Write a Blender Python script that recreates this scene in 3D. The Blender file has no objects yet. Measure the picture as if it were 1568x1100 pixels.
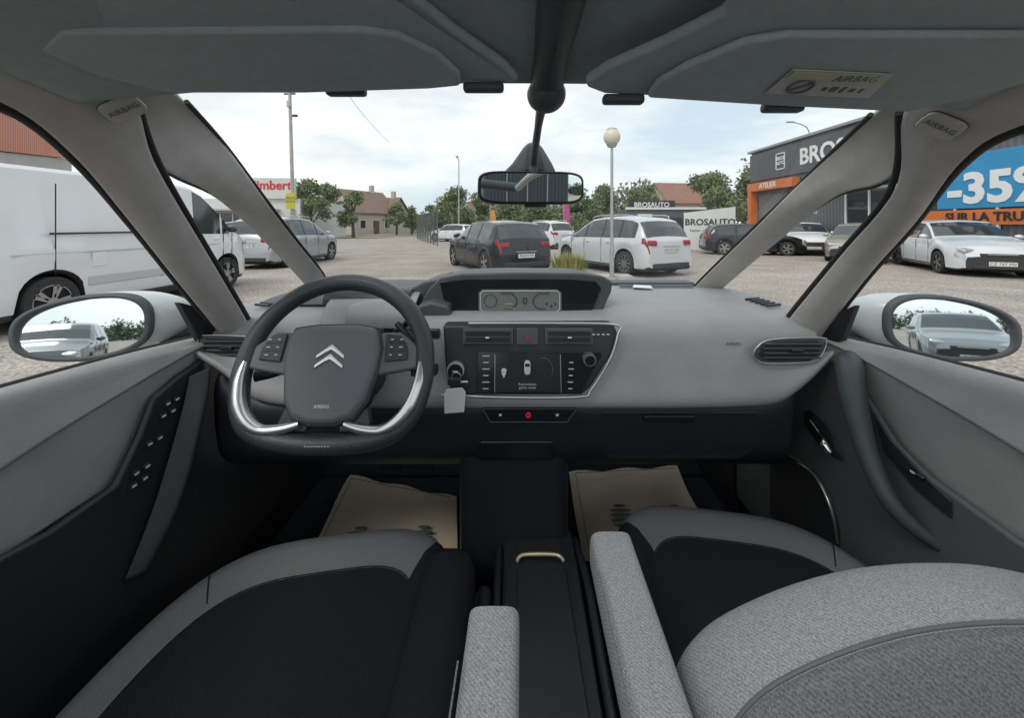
import bpy, bmesh, math, random
from mathutils import Vector, Matrix
random.seed(7)
R=math.radians
S=bpy.context.scene
COL=S.collection

# ------------------------------------------------------------------ materials
def mat(name,col,rough=.6,metal=0,var=0,vs=5,bump=0,bs=200,emit=0,spec=.5,col2=None,coat=0):
    m=bpy.data.materials.new(name); m.use_nodes=True
    nt=m.node_tree; N=nt.nodes; L=nt.links
    b=N['Principled BSDF']
    b.inputs['Base Color'].default_value=(*col,1)
    b.inputs['Roughness'].default_value=rough
    b.inputs['Metallic'].default_value=metal
    b.inputs['Specular IOR Level'].default_value=spec
    b.inputs['Coat Weight'].default_value=coat
    if emit:
        b.inputs['Emission Color'].default_value=(*col,1)
        b.inputs['Emission Strength'].default_value=emit
    tc=N.new('ShaderNodeTexCoord')
    src=tc.outputs['Object']
    if var or col2:
        n=N.new('ShaderNodeTexNoise'); n.inputs['Scale'].default_value=vs; n.inputs['Detail'].default_value=4
        L.new(src,n.inputs['Vector'])
        r=N.new('ShaderNodeValToRGB')
        c2=col2 if col2 else tuple(c*(1+var) for c in col)
        c1=col if col2 else tuple(c*(1-var) for c in col)
        r.color_ramp.elements[0].color=(*c1,1); r.color_ramp.elements[1].color=(*c2,1)
        r.color_ramp.elements[0].position=.35; r.color_ramp.elements[1].position=.65
        L.new(n.outputs['Fac'],r.inputs[0]); L.new(r.outputs[0],b.inputs['Base Color'])
    if bump:
        n2=N.new('ShaderNodeTexNoise'); n2.inputs['Scale'].default_value=bs; n2.inputs['Detail'].default_value=1
        L.new(src,n2.inputs['Vector'])
        bp=N.new('ShaderNodeBump'); bp.inputs['Strength'].default_value=bump; bp.inputs['Distance'].default_value=.002
        L.new(n2.outputs['Fac'],bp.inputs['Height']); L.new(bp.outputs[0],b.inputs['Normal'])
    return m

def fabric(name,c1,c2,scale=620,bump=.5):
    # fine woven cloth: thread waves broken up by noise
    m=bpy.data.materials.new(name); m.use_nodes=True
    nt=m.node_tree; N=nt.nodes; L=nt.links; b=N['Principled BSDF']
    b.inputs['Roughness'].default_value=.95; b.inputs['Specular IOR Level'].default_value=.12
    tc=N.new('ShaderNodeTexCoord')
    n=N.new('ShaderNodeTexNoise'); n.inputs['Scale'].default_value=scale; n.inputs['Detail'].default_value=2
    L.new(tc.outputs['Object'],n.inputs['Vector'])
    w=N.new('ShaderNodeTexWave'); w.bands_direction='DIAGONAL'; w.inputs['Scale'].default_value=scale*.2; w.inputs['Distortion'].default_value=3.5; w.inputs['Detail'].default_value=1; w.inputs['Detail Scale'].default_value=3
    L.new(tc.outputs['Object'],w.inputs['Vector'])
    mx=N.new('ShaderNodeMath'); mx.operation='MULTIPLY_ADD'; L.new(w.outputs['Fac'],mx.inputs[0]); mx.inputs[1].default_value=.22; L.new(n.outputs['Fac'],mx.inputs[2])
    r=N.new('ShaderNodeValToRGB'); r.color_ramp.elements[0].position=.38; r.color_ramp.elements[1].position=.85
    r.color_ramp.elements[0].color=(*c1,1); r.color_ramp.elements[1].color=(*c2,1)
    L.new(mx.outputs[0],r.inputs[0]); L.new(r.outputs[0],b.inputs['Base Color'])
    bp=N.new('ShaderNodeBump'); bp.inputs['Strength'].default_value=bump; bp.inputs['Distance'].default_value=.001
    L.new(mx.outputs[0],bp.inputs['Height']); L.new(bp.outputs[0],b.inputs['Normal'])
    return m

M={}
M['trim']=mat('pillar_trim_grey',(.47,.45,.43),.85,var=.05,vs=30,bump=.25,bs=500)
M['liner']=mat('headliner_fabric',(.33,.385,.395),.95,var=.05,vs=60,bump=.3,bs=600)
M['visor']=mat('visor_fabric',(.36,.42,.43),.9,var=.04,vs=60,bump=.25,bs=700)
M['dash']=mat('dash_grey_plastic',(.29,.29,.295),.5,var=.04,vs=12,bump=.35,bs=450)
M['dashd']=mat('dash_dark_plastic',(.062,.073,.080),.5,bump=.3,bs=450)
M['black']=mat('black_plastic',(.022,.025,.031),.42,bump=.2,bs=500)
M['blackg']=mat('gloss_black',(.014,.016,.020),.12)
M['rubber']=mat('rubber_seal',(.02,.02,.021),.7)
M['carpet']=mat('carpet_black',(.014,.017,.023),1,var=.3,vs=300,bump=.5,bs=600)
M['leather']=mat('wheel_leather',(.040,.043,.048),.38,bump=.4,bs=380)
M['hub']=mat('airbag_cover',(.115,.122,.132),.5,bump=.3,bs=500)
M['silver']=mat('satin_silver',(.62,.62,.62),.28,metal=.9)
M['chrome']=mat('chrome',(.8,.8,.8),.08,metal=1)
M['silver_beige']=mat('silver_beige_reflection',(.80,.70,.50),.3,metal=.6)  # silver handle with a beige reflection put into its base colour
M['mirror']=mat('mirror_glass',(.80,.87,.88),.015,metal=1)
M['icon']=mat('icon_white',(.72,.72,.70),.6)
M['door']=mat('door_grey',(.31,.305,.30),.7,var=.05,vs=14,bump=.4,bs=420)
M['doord']=mat('door_dark_grey',(.100,.105,.110),.6,bump=.35,bs=420)
M['fabl']=fabric('seat_fabric_light',(.17,.175,.185),(.35,.355,.37))
M['fabm']=fabric('seat_fabric_mid',(.095,.098,.102),(.20,.205,.21),520)
M['fabrim']=fabric('seat_rim_grey',(.115,.118,.122),(.155,.158,.163),700,.25)
M['fabk']=fabric('seat_fabric_black',(.009,.0105,.013),(.018,.0205,.024),620,.4)
M['paper']=mat('kraft_paper',(.70,.60,.46),.85,var=.06,vs=9,bump=.4,bs=20)
M['green']=mat('print_green',(.10,.18,.13),.8)
M['white']=mat('white_plastic',(.76,.76,.76),.5)
M['lcd']=mat('lcd_panel',(.115,.13,.125),.3,emit=.22)
M['lcdink']=mat('lcd_ink',(.62,.65,.63),.4,emit=.2)
M['lcdk']=mat('lcd_segment_dark',(.03,.034,.034),.4)
M['lcdor']=mat('lcd_orange',(.42,.24,.17),.4,emit=.1)
M['screen']=mat('touchscreen',(.028,.031,.037),.15)
M['red']=mat('red_lamp',(.6,.02,.03),.4,emit=.5)
M['redd']=mat('hazard_red',(.32,.05,.04),.4)
M['sticker']=mat('label_sticker',(.50,.51,.50),.6)
M['stickery']=mat('label_yellow',(.48,.47,.32),.6)
M['carw']=mat('car_paint_white',(.50,.53,.54),.3,coat=.5,var=.03,vs=2)
M['ink']=mat('ink_dark',(.14,.14,.14),.8)

# ------------------------------------------------------------------ helpers
def link(o,parent=None):
    COL.objects.link(o)
    if parent: o.parent=parent
    return o
def empty(name,loc=(0,0,0),rot=(0,0,0)):
    e=bpy.data.objects.new(name,None); e.location=loc; e.rotation_euler=rot; e.empty_display_size=.1
    COL.objects.link(e); return e
def mesh(name,verts,faces,mats,parent=None,smooth=False,fm=None,split=0):
    me=bpy.data.meshes.new(name); me.from_pydata([tuple(v) for v in verts],[],faces)
    if not isinstance(mats,(list,tuple)): mats=[mats]
    for m in mats: me.materials.append(m)
    if fm: me.polygons.foreach_set('material_index',fm)
    if smooth: me.polygons.foreach_set('use_smooth',[True]*len(me.polygons))
    me.update()
    o=bpy.data.objects.new(name,me); link(o,parent)
    if split:
        md=o.modifiers.new('split','EDGE_SPLIT'); md.split_angle=R(split)
    return o
def cr(P,n,closed=False):
    P=[Vector(p) for p in P]; k=len(P); out=[]
    segs=k if closed else k-1
    for i in range(n):
        t=i/(n if closed else (n-1))*segs
        j=min(int(t),segs-1); f=t-j
        if closed: a,b,c,d=[P[(j+q)%k] for q in (-1,0,1,2)]
        else: a,b,c,d=[P[max(0,min(k-1,j+q))] for q in (-1,0,1,2)]
        out.append(.5*((2*b)+(c-a)*f+(2*a-5*b+4*c-d)*f*f+(3*b-a-3*c+d)*f**3))
    return out
def grid(name,rows,m,parent=None,nu=24,nv=24,thick=.008,off=0):
    rr=[cr(r,nu) for r in rows]
    cols=[cr([r[i] for r in rr],nv) for i in range(nu)]
    V=[v for c in cols for v in c]; F=[]
    for i in range(nu-1):
        for j in range(nv-1):
            F.append((i*nv+j,(i+1)*nv+j,(i+1)*nv+j+1,i*nv+j+1))
    o=mesh(name,V,F,m,parent,True)
    if thick:
        s=o.modifiers.new('thick','SOLIDIFY'); s.thickness=thick; s.offset=off
    return o
def slab(name,pts,off,m,parent=None,bev=.004,seg=2,smooth=True):
    pts=[Vector(p) for p in pts]; off=Vector(off); n=len(pts)
    V=pts+[p+off for p in pts]
    F=[tuple(range(n)),tuple(range(2*n-1,n-1,-1))]+[(i,i+n,(i+1)%n+n,(i+1)%n) for i in range(n)]
    o=mesh(name,V,F,m,parent)
    bm=bmesh.new(); bm.from_mesh(o.data); bmesh.ops.recalc_face_normals(bm,faces=bm.faces); bm.to_mesh(o.data); bm.free()
    if bev:
        b=o.modifiers.new('bev','BEVEL'); b.width=bev; b.segments=seg; b.limit_method='ANGLE'; b.angle_limit=R(40)
        if smooth:
            for p in o.data.polygons: p.use_smooth=True
            w=o.modifiers.new('wn','WEIGHTED_NORMAL'); w.keep_sharp=False
    return o
def box(name,c,s,m,parent=None,bev=.003,rot=(0,0,0)):
    x,y,z=s[0]/2,s[1]/2,s[2]/2
    V=[(a*x,b*y,d*z) for a in(-1,1) for b in(-1,1) for d in(-1,1)]
    F=[(0,1,3,2),(4,6,7,5),(0,4,5,1),(2,3,7,6),(0,2,6,4),(1,5,7,3)]
    o=mesh(name,V,F,m,parent); o.location=c; o.rotation_euler=rot
    if bev:
        b=o.modifiers.new('bev','BEVEL'); b.width=min(bev,min(s)*.45); b.segments=2
        for p in o.data.polygons: p.use_smooth=True
        o.modifiers.new('wn','WEIGHTED_NORMAL')
    return o
def tube(name,pts,r,m,parent=None,closed=False,n=None,radii=None,smooth=True):
    cu=bpy.data.curves.new(name,'CURVE'); cu.dimensions='3D'; cu.bevel_depth=r; cu.bevel_resolution=4; cu.use_fill_caps=True
    k=n or (len(pts)*6 if smooth else len(pts))
    P=cr(pts,k,closed) if smooth else [Vector(p) for p in pts]
    sp=cu.splines.new('POLY'); sp.points.add(len(P)-1)
    for i,p in enumerate(P):
        sp.points[i].co=(*p,1)
        if radii:
            t=i/(len(P)-1)*(len(radii)-1); j=min(int(t),len(radii)-2); sp.points[i].radius=radii[j]+(radii[j+1]-radii[j])*(t-j)
    sp.use_cyclic_u=closed; sp.use_smooth=True
    cu.materials.append(m)
    return link(bpy.data.objects.new(name,cu),parent)
def cyl(name,c,r,h,m,parent=None,rot=(0,0,0),n=32,r2=None):
    V=[]; r2=r if r2 is None else r2
    for k,(z,rr) in enumerate(((-h/2,r),(h/2,r2))):
        for i in range(n): V.append((rr*math.cos(i*2*math.pi/n),rr*math.sin(i*2*math.pi/n),z))
    F=[(i,(i+1)%n,(i+1)%n+n,i+n) for i in range(n)]+[tuple(range(n-1,-1,-1)),tuple(range(n,2*n))]
    o=mesh(name,V,F,m,parent,True,split=40); o.location=c; o.rotation_euler=rot
    return o
def ell(name,c,s,m,parent=None,rot=(0,0,0),nu=24,nv=14,p=1.0):
    V=[];F=[]
    def pw(x): return math.copysign(abs(x)**p,x)
    for j in range(nv+1):
        a=math.pi*j/nv-math.pi/2
        for i in range(nu):
            b=2*math.pi*i/nu
            V.append((s[0]*pw(math.cos(a))*pw(math.cos(b)),s[1]*pw(math.cos(a))*pw(math.sin(b)),s[2]*pw(math.sin(a))))
    for j in range(nv):
        for i in range(nu): F.append((j*nu+i,j*nu+(i+1)%nu,(j+1)*nu+(i+1)%nu,(j+1)*nu+i))
    o=mesh(name,V,F,m,parent,True); o.location=c; o.rotation_euler=rot; return o
def text(name,s,c,size,m,parent=None,rot=(R(90),0,0),ext=.001,align='CENTER',bold=0,sx=1):
    cu=bpy.data.curves.new(name,'FONT'); cu.body=s; cu.size=size; cu.extrude=ext; cu.align_x=align; cu.align_y='CENTER'; cu.offset=bold
    cu.materials.append(m); cu.resolution_u=3
    o=bpy.data.objects.new(name,cu); o.location=c; o.rotation_euler=rot; o.scale=(sx,1,1); return link(o,parent)

# ================================================================== CABIN
# --- roof / headliner (cut short to let more light in; panoramic glass roof left out)
E=empty('car_roof_lining')
grid('headliner',[[(-.57,.515,1.530),(-.3,.52,1.552),(.04,.52,1.556),(.35,.52,1.548),(.60,.515,1.518)],
                  [(-.57,.3,1.565),(-.3,.3,1.60),(.04,.3,1.61),(.35,.3,1.60),(.60,.3,1.56)],
                  [(-.57,.10,1.60),(-.3,.10,1.64),(.04,.10,1.65),(.35,.10,1.64),(.60,.10,1.60)]],M['liner'],E,thick=.02,off=1)
tube('header_seal',[(-.545,.525,1.537),(-.3,.535,1.557),(.04,.535,1.562),(.35,.535,1.553),(.59,.525,1.523)],.007,M['rubber'],E)
for sx,x in ((-1,-.60),(1,.635)):
    tube('roof_rail',[(x,.12,1.59),(x,-.6,1.60),(x,-1.6,1.57),(x*.98,-2.3,1.45)],.035,M['trim'],E)
tube('tailgate_frame',[(-.55,-2.35,1.45),(.03,-2.4,1.50),(.61,-2.35,1.45)],.05,M['dashd'],E)

def visor(nm,base,inner,clips):
    V=empty(nm)
    slab('visor_base',base,(0,.004,.013),M['visor'],V,bev=.006,seg=3)
    slab('visor_panel',inner,(0,-.003,-.010),M['visor'],V,bev=.005,seg=3)
    for c in clips: box('visor_clip',c,(.05,.015,.012),M['dashd'],V,bev=.004)
    return V
VL=visor('sun_visor',[(-.491,.388,1.553),(-.515,.427,1.542),(-.503,.45,1.535),(-.484,.469,1.529),(-.428,.495,1.5215),(-.259,.495,1.5215),(-.055,.48,1.526),(-.01,.484,1.525),(.009,.483,1.525),(.004,.470,1.529),(-.007,.452,1.534),(-.0566,.404,1.549),(-.088,.366,1.56),(-.122,.328,1.571),(-.2,.25,1.585),(-.40,.25,1.585),(-.45,.328,1.571)],
  [(-.50,.415,1.545),(-.45,.393,1.552),(-.150,.390,1.553),(-.115,.397,1.551),(-.080,.4225,1.543),(-.060,.455,1.533),(-.062,.476,1.527),(-.10,.481,1.525),(-.257,.490,1.523),(-.425,.490,1.523),(-.484,.458,1.533)],
  [(-.21,.497,1.520),(-.035,.483,1.520)])
VR=visor('sun_visor.001',[(.085,.45,1.515),(.088,.462,1.511),(.111,.474,1.508),(.323,.489,1.503),(.508,.503,1.499),(.56,.49,1.503),(.604,.462,1.511),(.61,.42,1.524),(.55,.308,1.557),(.52,.25,1.57),(.25,.25,1.57),(.188,.308,1.557),(.193,.356,1.543),(.154,.391,1.533),(.104,.427,1.522)],
  [(.16,.468,1.51),(.319,.483,1.505),(.497,.496,1.501),(.574,.444,1.517),(.575,.40,1.53),(.52,.371,1.538),(.26,.371,1.538),(.225,.38,1.536),(.183,.413,1.526),(.162,.44,1.518)],
  [(.135,.476,1.503),(.34,.493,1.498)])
def lp(x,y): return (x,y,1.50+(.5-y)*.3-.0125)
slab('airbag_label',[lp(.295,.411),lp(.407,.4185),lp(.4177,.459),lp(.291,.45)],(0,0,-.001),M['sticker'],VR,bev=0)
slab('label_strip',[(x,y,z-.0018) for x,y,z in [lp(.297,.412),lp(.405,.419),lp(.409,.430),lp(.296,.423)]],(0,0,-.0006),M['stickery'],VR,bev=0)
text('airbag_text','AIRBAG',(.372,.4235,1.50+(.0765)*.3-.0150),.014,M['ink'],VR,rot=(R(180-16.7),0,R(2)),ext=.0002)
tube('warning_ring',[(.322+.013*math.cos(a*.52),.437+.011*math.sin(a*.52),1.50+(.063-.011*math.sin(a*.52))*.3-.0145) for a in range(12)],.0012,M['ink'],VR,closed=True,n=36)
tube('warning_bar',[(.312,.444,1.5168-.0145),(.332,.430,1.521-.0145)],.0012,M['ink'],VR,smooth=False)
for i in range(5):
    x=.352+i*.011
    box('warning_glyph',(x,.441+i*.001,1.5032),(.004+.003*(i%2),.006+.002*(i%3),.0006),M['ink'],VR,bev=0,rot=(R(-16.7),0,0))

# --- mirror strut + rear view mirror
E=empty('rearview_mirror')
tube('strut',[(.052,.12,1.612),(.050,.28,1.590),(.048,.40,1.571),(.0465,.47,1.553),(.046,.53,1.527)],.022,M['dashd'],E,radii=[1.2,1.2,1.15,1.0,1.0],n=30)
tube('strut_seam',[(.050,.28,1.5665),(.048,.40,1.5475),(.0465,.47,1.531)],.002,M['black'],E)
ell('strut_bulb',(.046,.525,1.525),(.026,.030,.024),M['dashd'],E)
tube('arm',[(.045,.53,1.538),(.047,.70,1.527),(.0487,.86,1.50),(.0487,.885,1.47)],.0085,M['dashd'],E,n=24,radii=[1.2,.8,1,1.3])
slab('sensor_cover',[(-.022,.95,1.478),(.0,.95,1.50),(.028,.95,1.540),(.040,.95,1.552),(.062,.95,1.552),(.074,.95,1.540),(.098,.95,1.50),(.108,.95,1.478)],(0,.03,.0),M['doord'],E,bev=.006)
slab('sensor_centre',[(.03,.935,1.478),(.04,.94,1.545),(.062,.94,1.545),(.078,.935,1.478)],(0,.02,0),M['black'],E,bev=.006)
mc=Vector((.044,.88,1.4345))
mr=Matrix.Rotation(R(5),4,'Z')@Matrix.Rotation(R(2.6),4,'X')
def mp(x,y,z): return mc+mr@Vector((x,y,z))
out=[]
for a in range(32):
    t=a*2*math.pi/32; c,s=math.cos(t),math.sin(t)
    out.append((math.copysign(abs(c)**.35,c)*.121,math.copysign(abs(s)**.45,s)*.038))
slab('mirror_housing',[mp(x,0,z) for x,z in out],mr@Vector((0,.028,0)),M['black'],E,bev=.008,seg=3)
slab('mirror_bezel',[mp(x*.985,-.002,z*.96) for x,z in out],mr@Vector((0,.003,0)),M['blackg'],E,bev=.001)
slab('mirror_glass',[mp(x*.94,-.0035,z*.83) for x,z in out],mr@Vector((0,.001,0)),M['mirror'],E,bev=0)
box('mirror_button',mp(.01,.01,-.04),(.05,.015,.008),M['black'],E)

# --- pillars
def pillar(nm,outer,inner,m,bulge=.012,sgn=1,th=.012):
    rows=[]
    for o,i in zip(outer,inner):
        o=Vector(o);i=Vector(i); mid=(o+i)/2+Vector((sgn*bulge*.6,-bulge,0)); rows.append([o,o.lerp(mid,.5)+Vector((0,-bulge*.4,0)),mid,i.lerp(mid,.5)+Vector((0,-bulge*.4,0)),i])
    return grid(nm,rows,m,None,nu=14,nv=40,thick=th,off=0)
def grp(nm,objs):
    e=empty(nm)
    for o in objs: o.parent=e
    return e
Lo=[(-.62,.20,1.50),(-.62,.35,1.505),(-.619,.474,1.504),(-.6355,.57,1.4545),(-.656,.68,1.356),(-.672,.80,1.23),(-.700,.93,1.11),(-.705,.97,1.06)]
Li=[(-.55,.20,1.575),(-.545,.35,1.572),(-.543,.45,1.556),(-.548,.56,1.535),(-.5856,.64,1.451),(-.619,.80,1.283),(-.6476,.95,1.1236),(-.65,.98,1.07)]
Fo=[(-.56,.50,1.545),(-.573,.56,1.532),(-.598,.66,1.452),(-.643,.85,1.414),(-.704,1.1,1.319),(-.718,1.35,1.154),(-.72,1.40,1.10)]
Fi=[(-.50,.54,1.565),(-.526,.62,1.5536),(-.580,.78,1.515),(-.608,.95,1.421),(-.644,1.15,1.317),(-.672,1.38,1.182),(-.675,1.42,1.12)]
def seal(nm,P,dx,r=.007): return tube(nm,[(x+dx,y+.012,z-.004) for x,y,z in P],r,M['rubber'])
def badge(c,s):
    c=Vector(c); n=Vector((s*.606,-.37,-.70)).normalized(); u=Vector((.797,s*.282,s*.534)).normalized(); v=n.cross(u)
    P=[]
    for a in range(20):
        t=a*2*math.pi/20; P.append(c+u*math.copysign(abs(math.cos(t))**.5,math.cos(t))*.024+v*math.copysign(abs(math.sin(t))**.5,math.sin(t))*.017)
    b=slab('airbag_badge',P,n*.005,M['trim'],bev=.002)
    rim_=tube('badge_rim',[p+n*.001 for p in P],.0012,M['doord'],closed=True,n=60)
    cu=text('badge_text','AIRBAG',(0,0,0),.011,M['ink'],ext=.0002); mt=Matrix((u,v,n)).transposed().to_4x4(); mt.translation=c+n*.0054; cu.matrix_world=mt
    return [b,rim_,cu]
p1=pillar('trim',Lo,Li,M['trim'],sgn=1)
p2=pillar('front_trim',Fo,Fi,M['trim'],sgn=1,bulge=.006)
ss=[seal('door_seal',Lo[:-1],-.012,.010),seal('quarter_seal',Li[3:],.001,.005),seal('quarter_seal_front',Fo[1:],-.001,.004),seal('windscreen_seal',Fi[1:],.001,.004)]
grp('windscreen_pillar',[p1,p2]+ss+badge((-.536,.540,1.512),1))
Ro=[(.66,.20,1.49),(.655,.35,1.495),(.640,.49,1.4807),(.663,.58,1.4467),(.713,.70,1.356),(.74,.82,1.2475),(.755,.95,1.0967),(.755,.98,1.05)]
Ri=[(.58,.20,1.565),(.575,.35,1.55),(.561,.47,1.534),(.5757,.57,1.521),(.650,.66,1.416),(.6915,.82,1.2885),(.6855,.97,1.1156),(.688,1.0,1.06)]
Go=[(.60,.52,1.535),(.634,.58,1.519),(.6585,.68,1.4327),(.678,.82,1.4115),(.744,1.1,1.308),(.715,1.38,1.108),(.71,1.42,1.05)]
Gi=[(.56,.55,1.55),(.5797,.62,1.533),(.638,.78,1.493),(.671,.95,1.421),(.682,1.15,1.3117),(.653,1.4,1.128),(.65,1.44,1.07)]
p1=pillar('trim',Ro,Ri,M['trim'],sgn=-1)
p2=pillar('front_trim',Go,Gi,M['trim'],sgn=-1,bulge=.006)
ss=[seal('door_seal',Ro[:-1],.012,.010),seal('quarter_seal',Ri[3:],-.001,.005),seal('quarter_seal_front',Go[1:],.001,.004),seal('windscreen_seal',Gi[1:],-.001,.004)]
grp('windscreen_pillar.001',[p1,p2]+ss+badge((.592,.541,1.4885),-1))

# --- windscreen glass (thin, faint reflection; diffuse dust mixed in as veiling haze)
gm=bpy.data.materials.new('windscreen_glass'); gm.use_nodes=True; nt=gm.node_tree; N=nt.nodes; L=nt.links
for n_ in list(N):
    if n_.type!='OUTPUT_MATERIAL': N.remove(n_)
tr_=N.new('ShaderNodeBsdfTransparent'); tr_.inputs[0].default_value=(.98,.99,.985,1); gl_=N.new('ShaderNodeBsdfGlossy'); gl_.inputs['Roughness'].default_value=.02; df=N.new('ShaderNodeBsdfDiffuse'); df.inputs[0].default_value=(.85,.85,.85,1)
m1=N.new('ShaderNodeMixShader'); m1.inputs[0].default_value=.05; m2=N.new('ShaderNodeMixShader'); m2.inputs[0].default_value=.05
L.new(tr_.outputs[0],m1.inputs[1]); L.new(gl_.outputs[0],m1.inputs[2]); L.new(m1.outputs[0],m2.inputs[1]); L.new(df.outputs[0],m2.inputs[2]); L.new(m2.outputs[0],N['Material Output'].inputs[0])
E=empty('windscreen')
def ws(x0,x1,y,z,c): return [(x0+(x1-x0)*u,y+c*(1-(2*u-1)**2),z+.25*c*(1-(2*u-1)**2)) for u in (0,.25,.5,.75,1)]
grid('glass',[ws(-.53,.585,.54,1.552,.02),ws(-.60,.645,.80,1.53,.05),ws(-.63,.68,.98,1.43,.06),ws(-.665,.695,1.18,1.32,.07),ws(-.69,.665,1.42,1.145,.08)],gm,E,nu=20,nv=20,thick=0)

# --- dashboard
E=empty('dashboard')
prof=[(1.52,1.122),(1.25,1.135),(1.05,1.134),(.965,1.124),(.93,1.10),(.912,1.05),(.895,1.0),(.875,.955),(.89,.938),(.95,.935)]
xs=[-.73,-.66,-.58,-.45,-.30,-.12,.0,.12,.25,.38,.5,.60,.66,.70,.735]
rows=[]
for x in xs:
    r=[]
    for k,(y,z) in enumerate(prof):
        lift=max(0,(abs(x-.02)-.56)/.16)
        if k>=6: z=z+min(1,lift)**1.5*.11*(k-5)/2 if k<8 else z+min(1,lift)**1.5*.11
        y2=y
        if k>=3: y2=y+ (abs(x)-.4)*.06 if abs(x)>.4 else y
        if k<3: z+= .0 if x>.2 else -.004
        r.append((x,y2,z))
    rows.append(r)
grid('dash_body',rows,M['dash'],E,nu=60,nv=50,thick=.006)
tube('airbag_seam',[(.25,.931,1.103),(.40,.932,1.101),(.52,.938,1.098),(.58,.942,1.092)],.0015,M['doord'],E)
text('airbag_mark','AIRBAG',(.52,.918,1.072),.010,M['ink'],E,ext=.0003)
grid('dash_top_rear',[[(x,1.50,1.140),(x,1.28,1.146),(x,1.10,1.147),(x,1.04,1.139)] for x in (-.67,-.5,-.3,-.14)],M['dashd'],E,thick=.004)
box('windscreen_cowl',(.0,1.47,1.135),(1.34,.07,.012),M['dashd'],E,bev=.004)
box('demister_grille',(.50,1.36,1.140),(.26,.03,.004),M['dashd'],E)
slab('paper_slip',[(.40,1.30,1.143),(.46,1.28,1.143),(.47,1.33,1.143),(.42,1.35,1.143)],(0,0,.002),M['white'],E,bev=0)
for sx in (-1,1):
    for i in range(5): box('defrost_slot',(sx*.665+.015,1.02+i*.022,1.142),(.05,.007,.006),M['black'],E,bev=.001,rot=(0,0,R(sx*20)))
grid('driver_hump',[[(x,1.15,1.15),(x,1.06,1.165+.012*math.cos((x+.30)*9)),(x,.98,1.155),(x,.945,1.12),(x,.93,1.09)] for x in (-.46,-.42,-.36,-.28,-.24)],M['dash'],E,thick=.004)
grid('driver_tray',[[(x,1.12,1.175),(x,1.03,1.181),(x,1.0,1.168),(x,.995,1.145)] for x in (-.48,-.40,-.33,-.26)],M['black'],E,thick=.004)
grid('driver_cowl',[[(x,.985,1.150),(x,.93,1.170-2.2*(x+.31)**2),(x,.90,1.145),(x,.89,1.115)] for x in (-.38,-.35,-.31,-.27,-.24)],M['dash'],E,thick=.004)
slab('driver_side_shroud',[(-.235,.965,1.085),(-.235,.965,1.150),(-.20,.965,1.160),(-.155,.965,1.150),(-.145,.965,1.085)],(0,.15,.01),M['dashd'],E,bev=.008,seg=3)
box('driver_slot',(-.27,.925,1.095),(.20,.02,.02),M['black'],E)
grid('lower_dash',[[(x,.93,.955+l),(x,.90,.93+l),(x,.905,.87),(x,.93,.80),(x,1.02,.74),(x,1.28,.66),(x,1.55,.62)] for x,l in ((-.68,.06),(-.58,.0),(-.3,0),(0,0),(.3,0),(.58,0),(.645,.05))],M['black'],E,thick=.01)
grid('dash_end_cap',[[(.64,.90,.96),(.655,.93,.90),(.65,.97,.80),(.645,1.05,.72)],[(.665,.95,1.0),(.675,1.0,.92),(.675,1.05,.82),(.67,1.12,.70)],[(.70,1.1,1.06),(.70,1.15,.95),(.70,1.2,.8),(.70,1.25,.66)]],M['black'],E,thick=.006)
slab('glovebox_lid',[(.20,.899,.925),(.56,.899,.925),(.575,.912,.84),(.53,.925,.80),(.22,.925,.80)],(0,-.008,0),M['black'],E,bev=.004)
box('glovebox_handle',(.355,.888,.913),(.115,.01,.014),M['blackg'],E)
def hood(y,dz=0): return [(-.235,y,1.150+dz),(-.215,y,1.185+dz),(-.185,y,1.216+dz),(-.13,y,1.226+dz),(0,y,1.229+dz),(.18,y,1.227+dz),(.235,y,1.219+dz),(.258,y,1.205+dz),(.256,y,1.180+dz),(.225,y,1.112+dz),(-.20,y,1.112+dz)]
slab('display_hood',hood(1.005),(0,.30,-.02),M['dashd'],E,bev=.006,seg=3)
slab('hood_shoulder',[(-.34,1.03,1.130),(-.30,1.03,1.165),(-.235,1.03,1.20),(-.19,1.03,1.21),(-.19,1.03,1.12)],(0,.25,-.01),M['dashd'],E,bev=.006,seg=3)
slab('display_face',[(-.185,1.0,1.205),(-.12,1.0,1.213),(.15,1.0,1.213),(.215,1.0,1.207),(.228,1.0,1.19),(.20,1.0,1.118),(-.165,1.0,1.118)],(0,.01,0),M['blackg'],E,bev=.002)
slab('lcd_panel',[(-.085,.997,1.178),(-.075,.997,1.186),(.115,.997,1.186),(.126,.997,1.178),(.126,.997,1.135),(.115,.997,1.127),(-.075,.997,1.127),(-.085,.997,1.135)],(0,.004,0),M['lcd'],E,bev=.001)
yl=.995
text('speed_digit','0',(.033,yl,1.157),.026,M['lcdk'],E,ext=.0002)
tube('lcd_frame_l',[(-.03,yl,1.177),(.0,yl,1.177),(.012,yl,1.163),(.012,yl,1.15),(.0,yl,1.138),(-.02,yl,1.138)],.0012,M['lcdk'],E,smooth=False)
tube('lcd_frame_r',[(.095,yl,1.177),(.066,yl,1.177),(.054,yl,1.163),(.054,yl,1.15),(.066,yl,1.138),(.085,yl,1.138)],.0012,M['lcdk'],E,smooth=False)
tube('lcd_border',[(-.080,yl,1.177),(-.073,yl,1.183),(.113,yl,1.183),(.121,yl,1.177),(.121,yl,1.136),(.113,yl,1.130),(-.073,yl,1.130),(-.080,yl,1.136)],.0006,M['lcdink'],E,closed=True,smooth=False)
tube('lcd_dial',[(-.055+.016*math.cos(a*.52),yl,1.158+.016*math.sin(a*.52)) for a in range(12)],.0007,M['lcdk'],E,closed=True,n=36)
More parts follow.
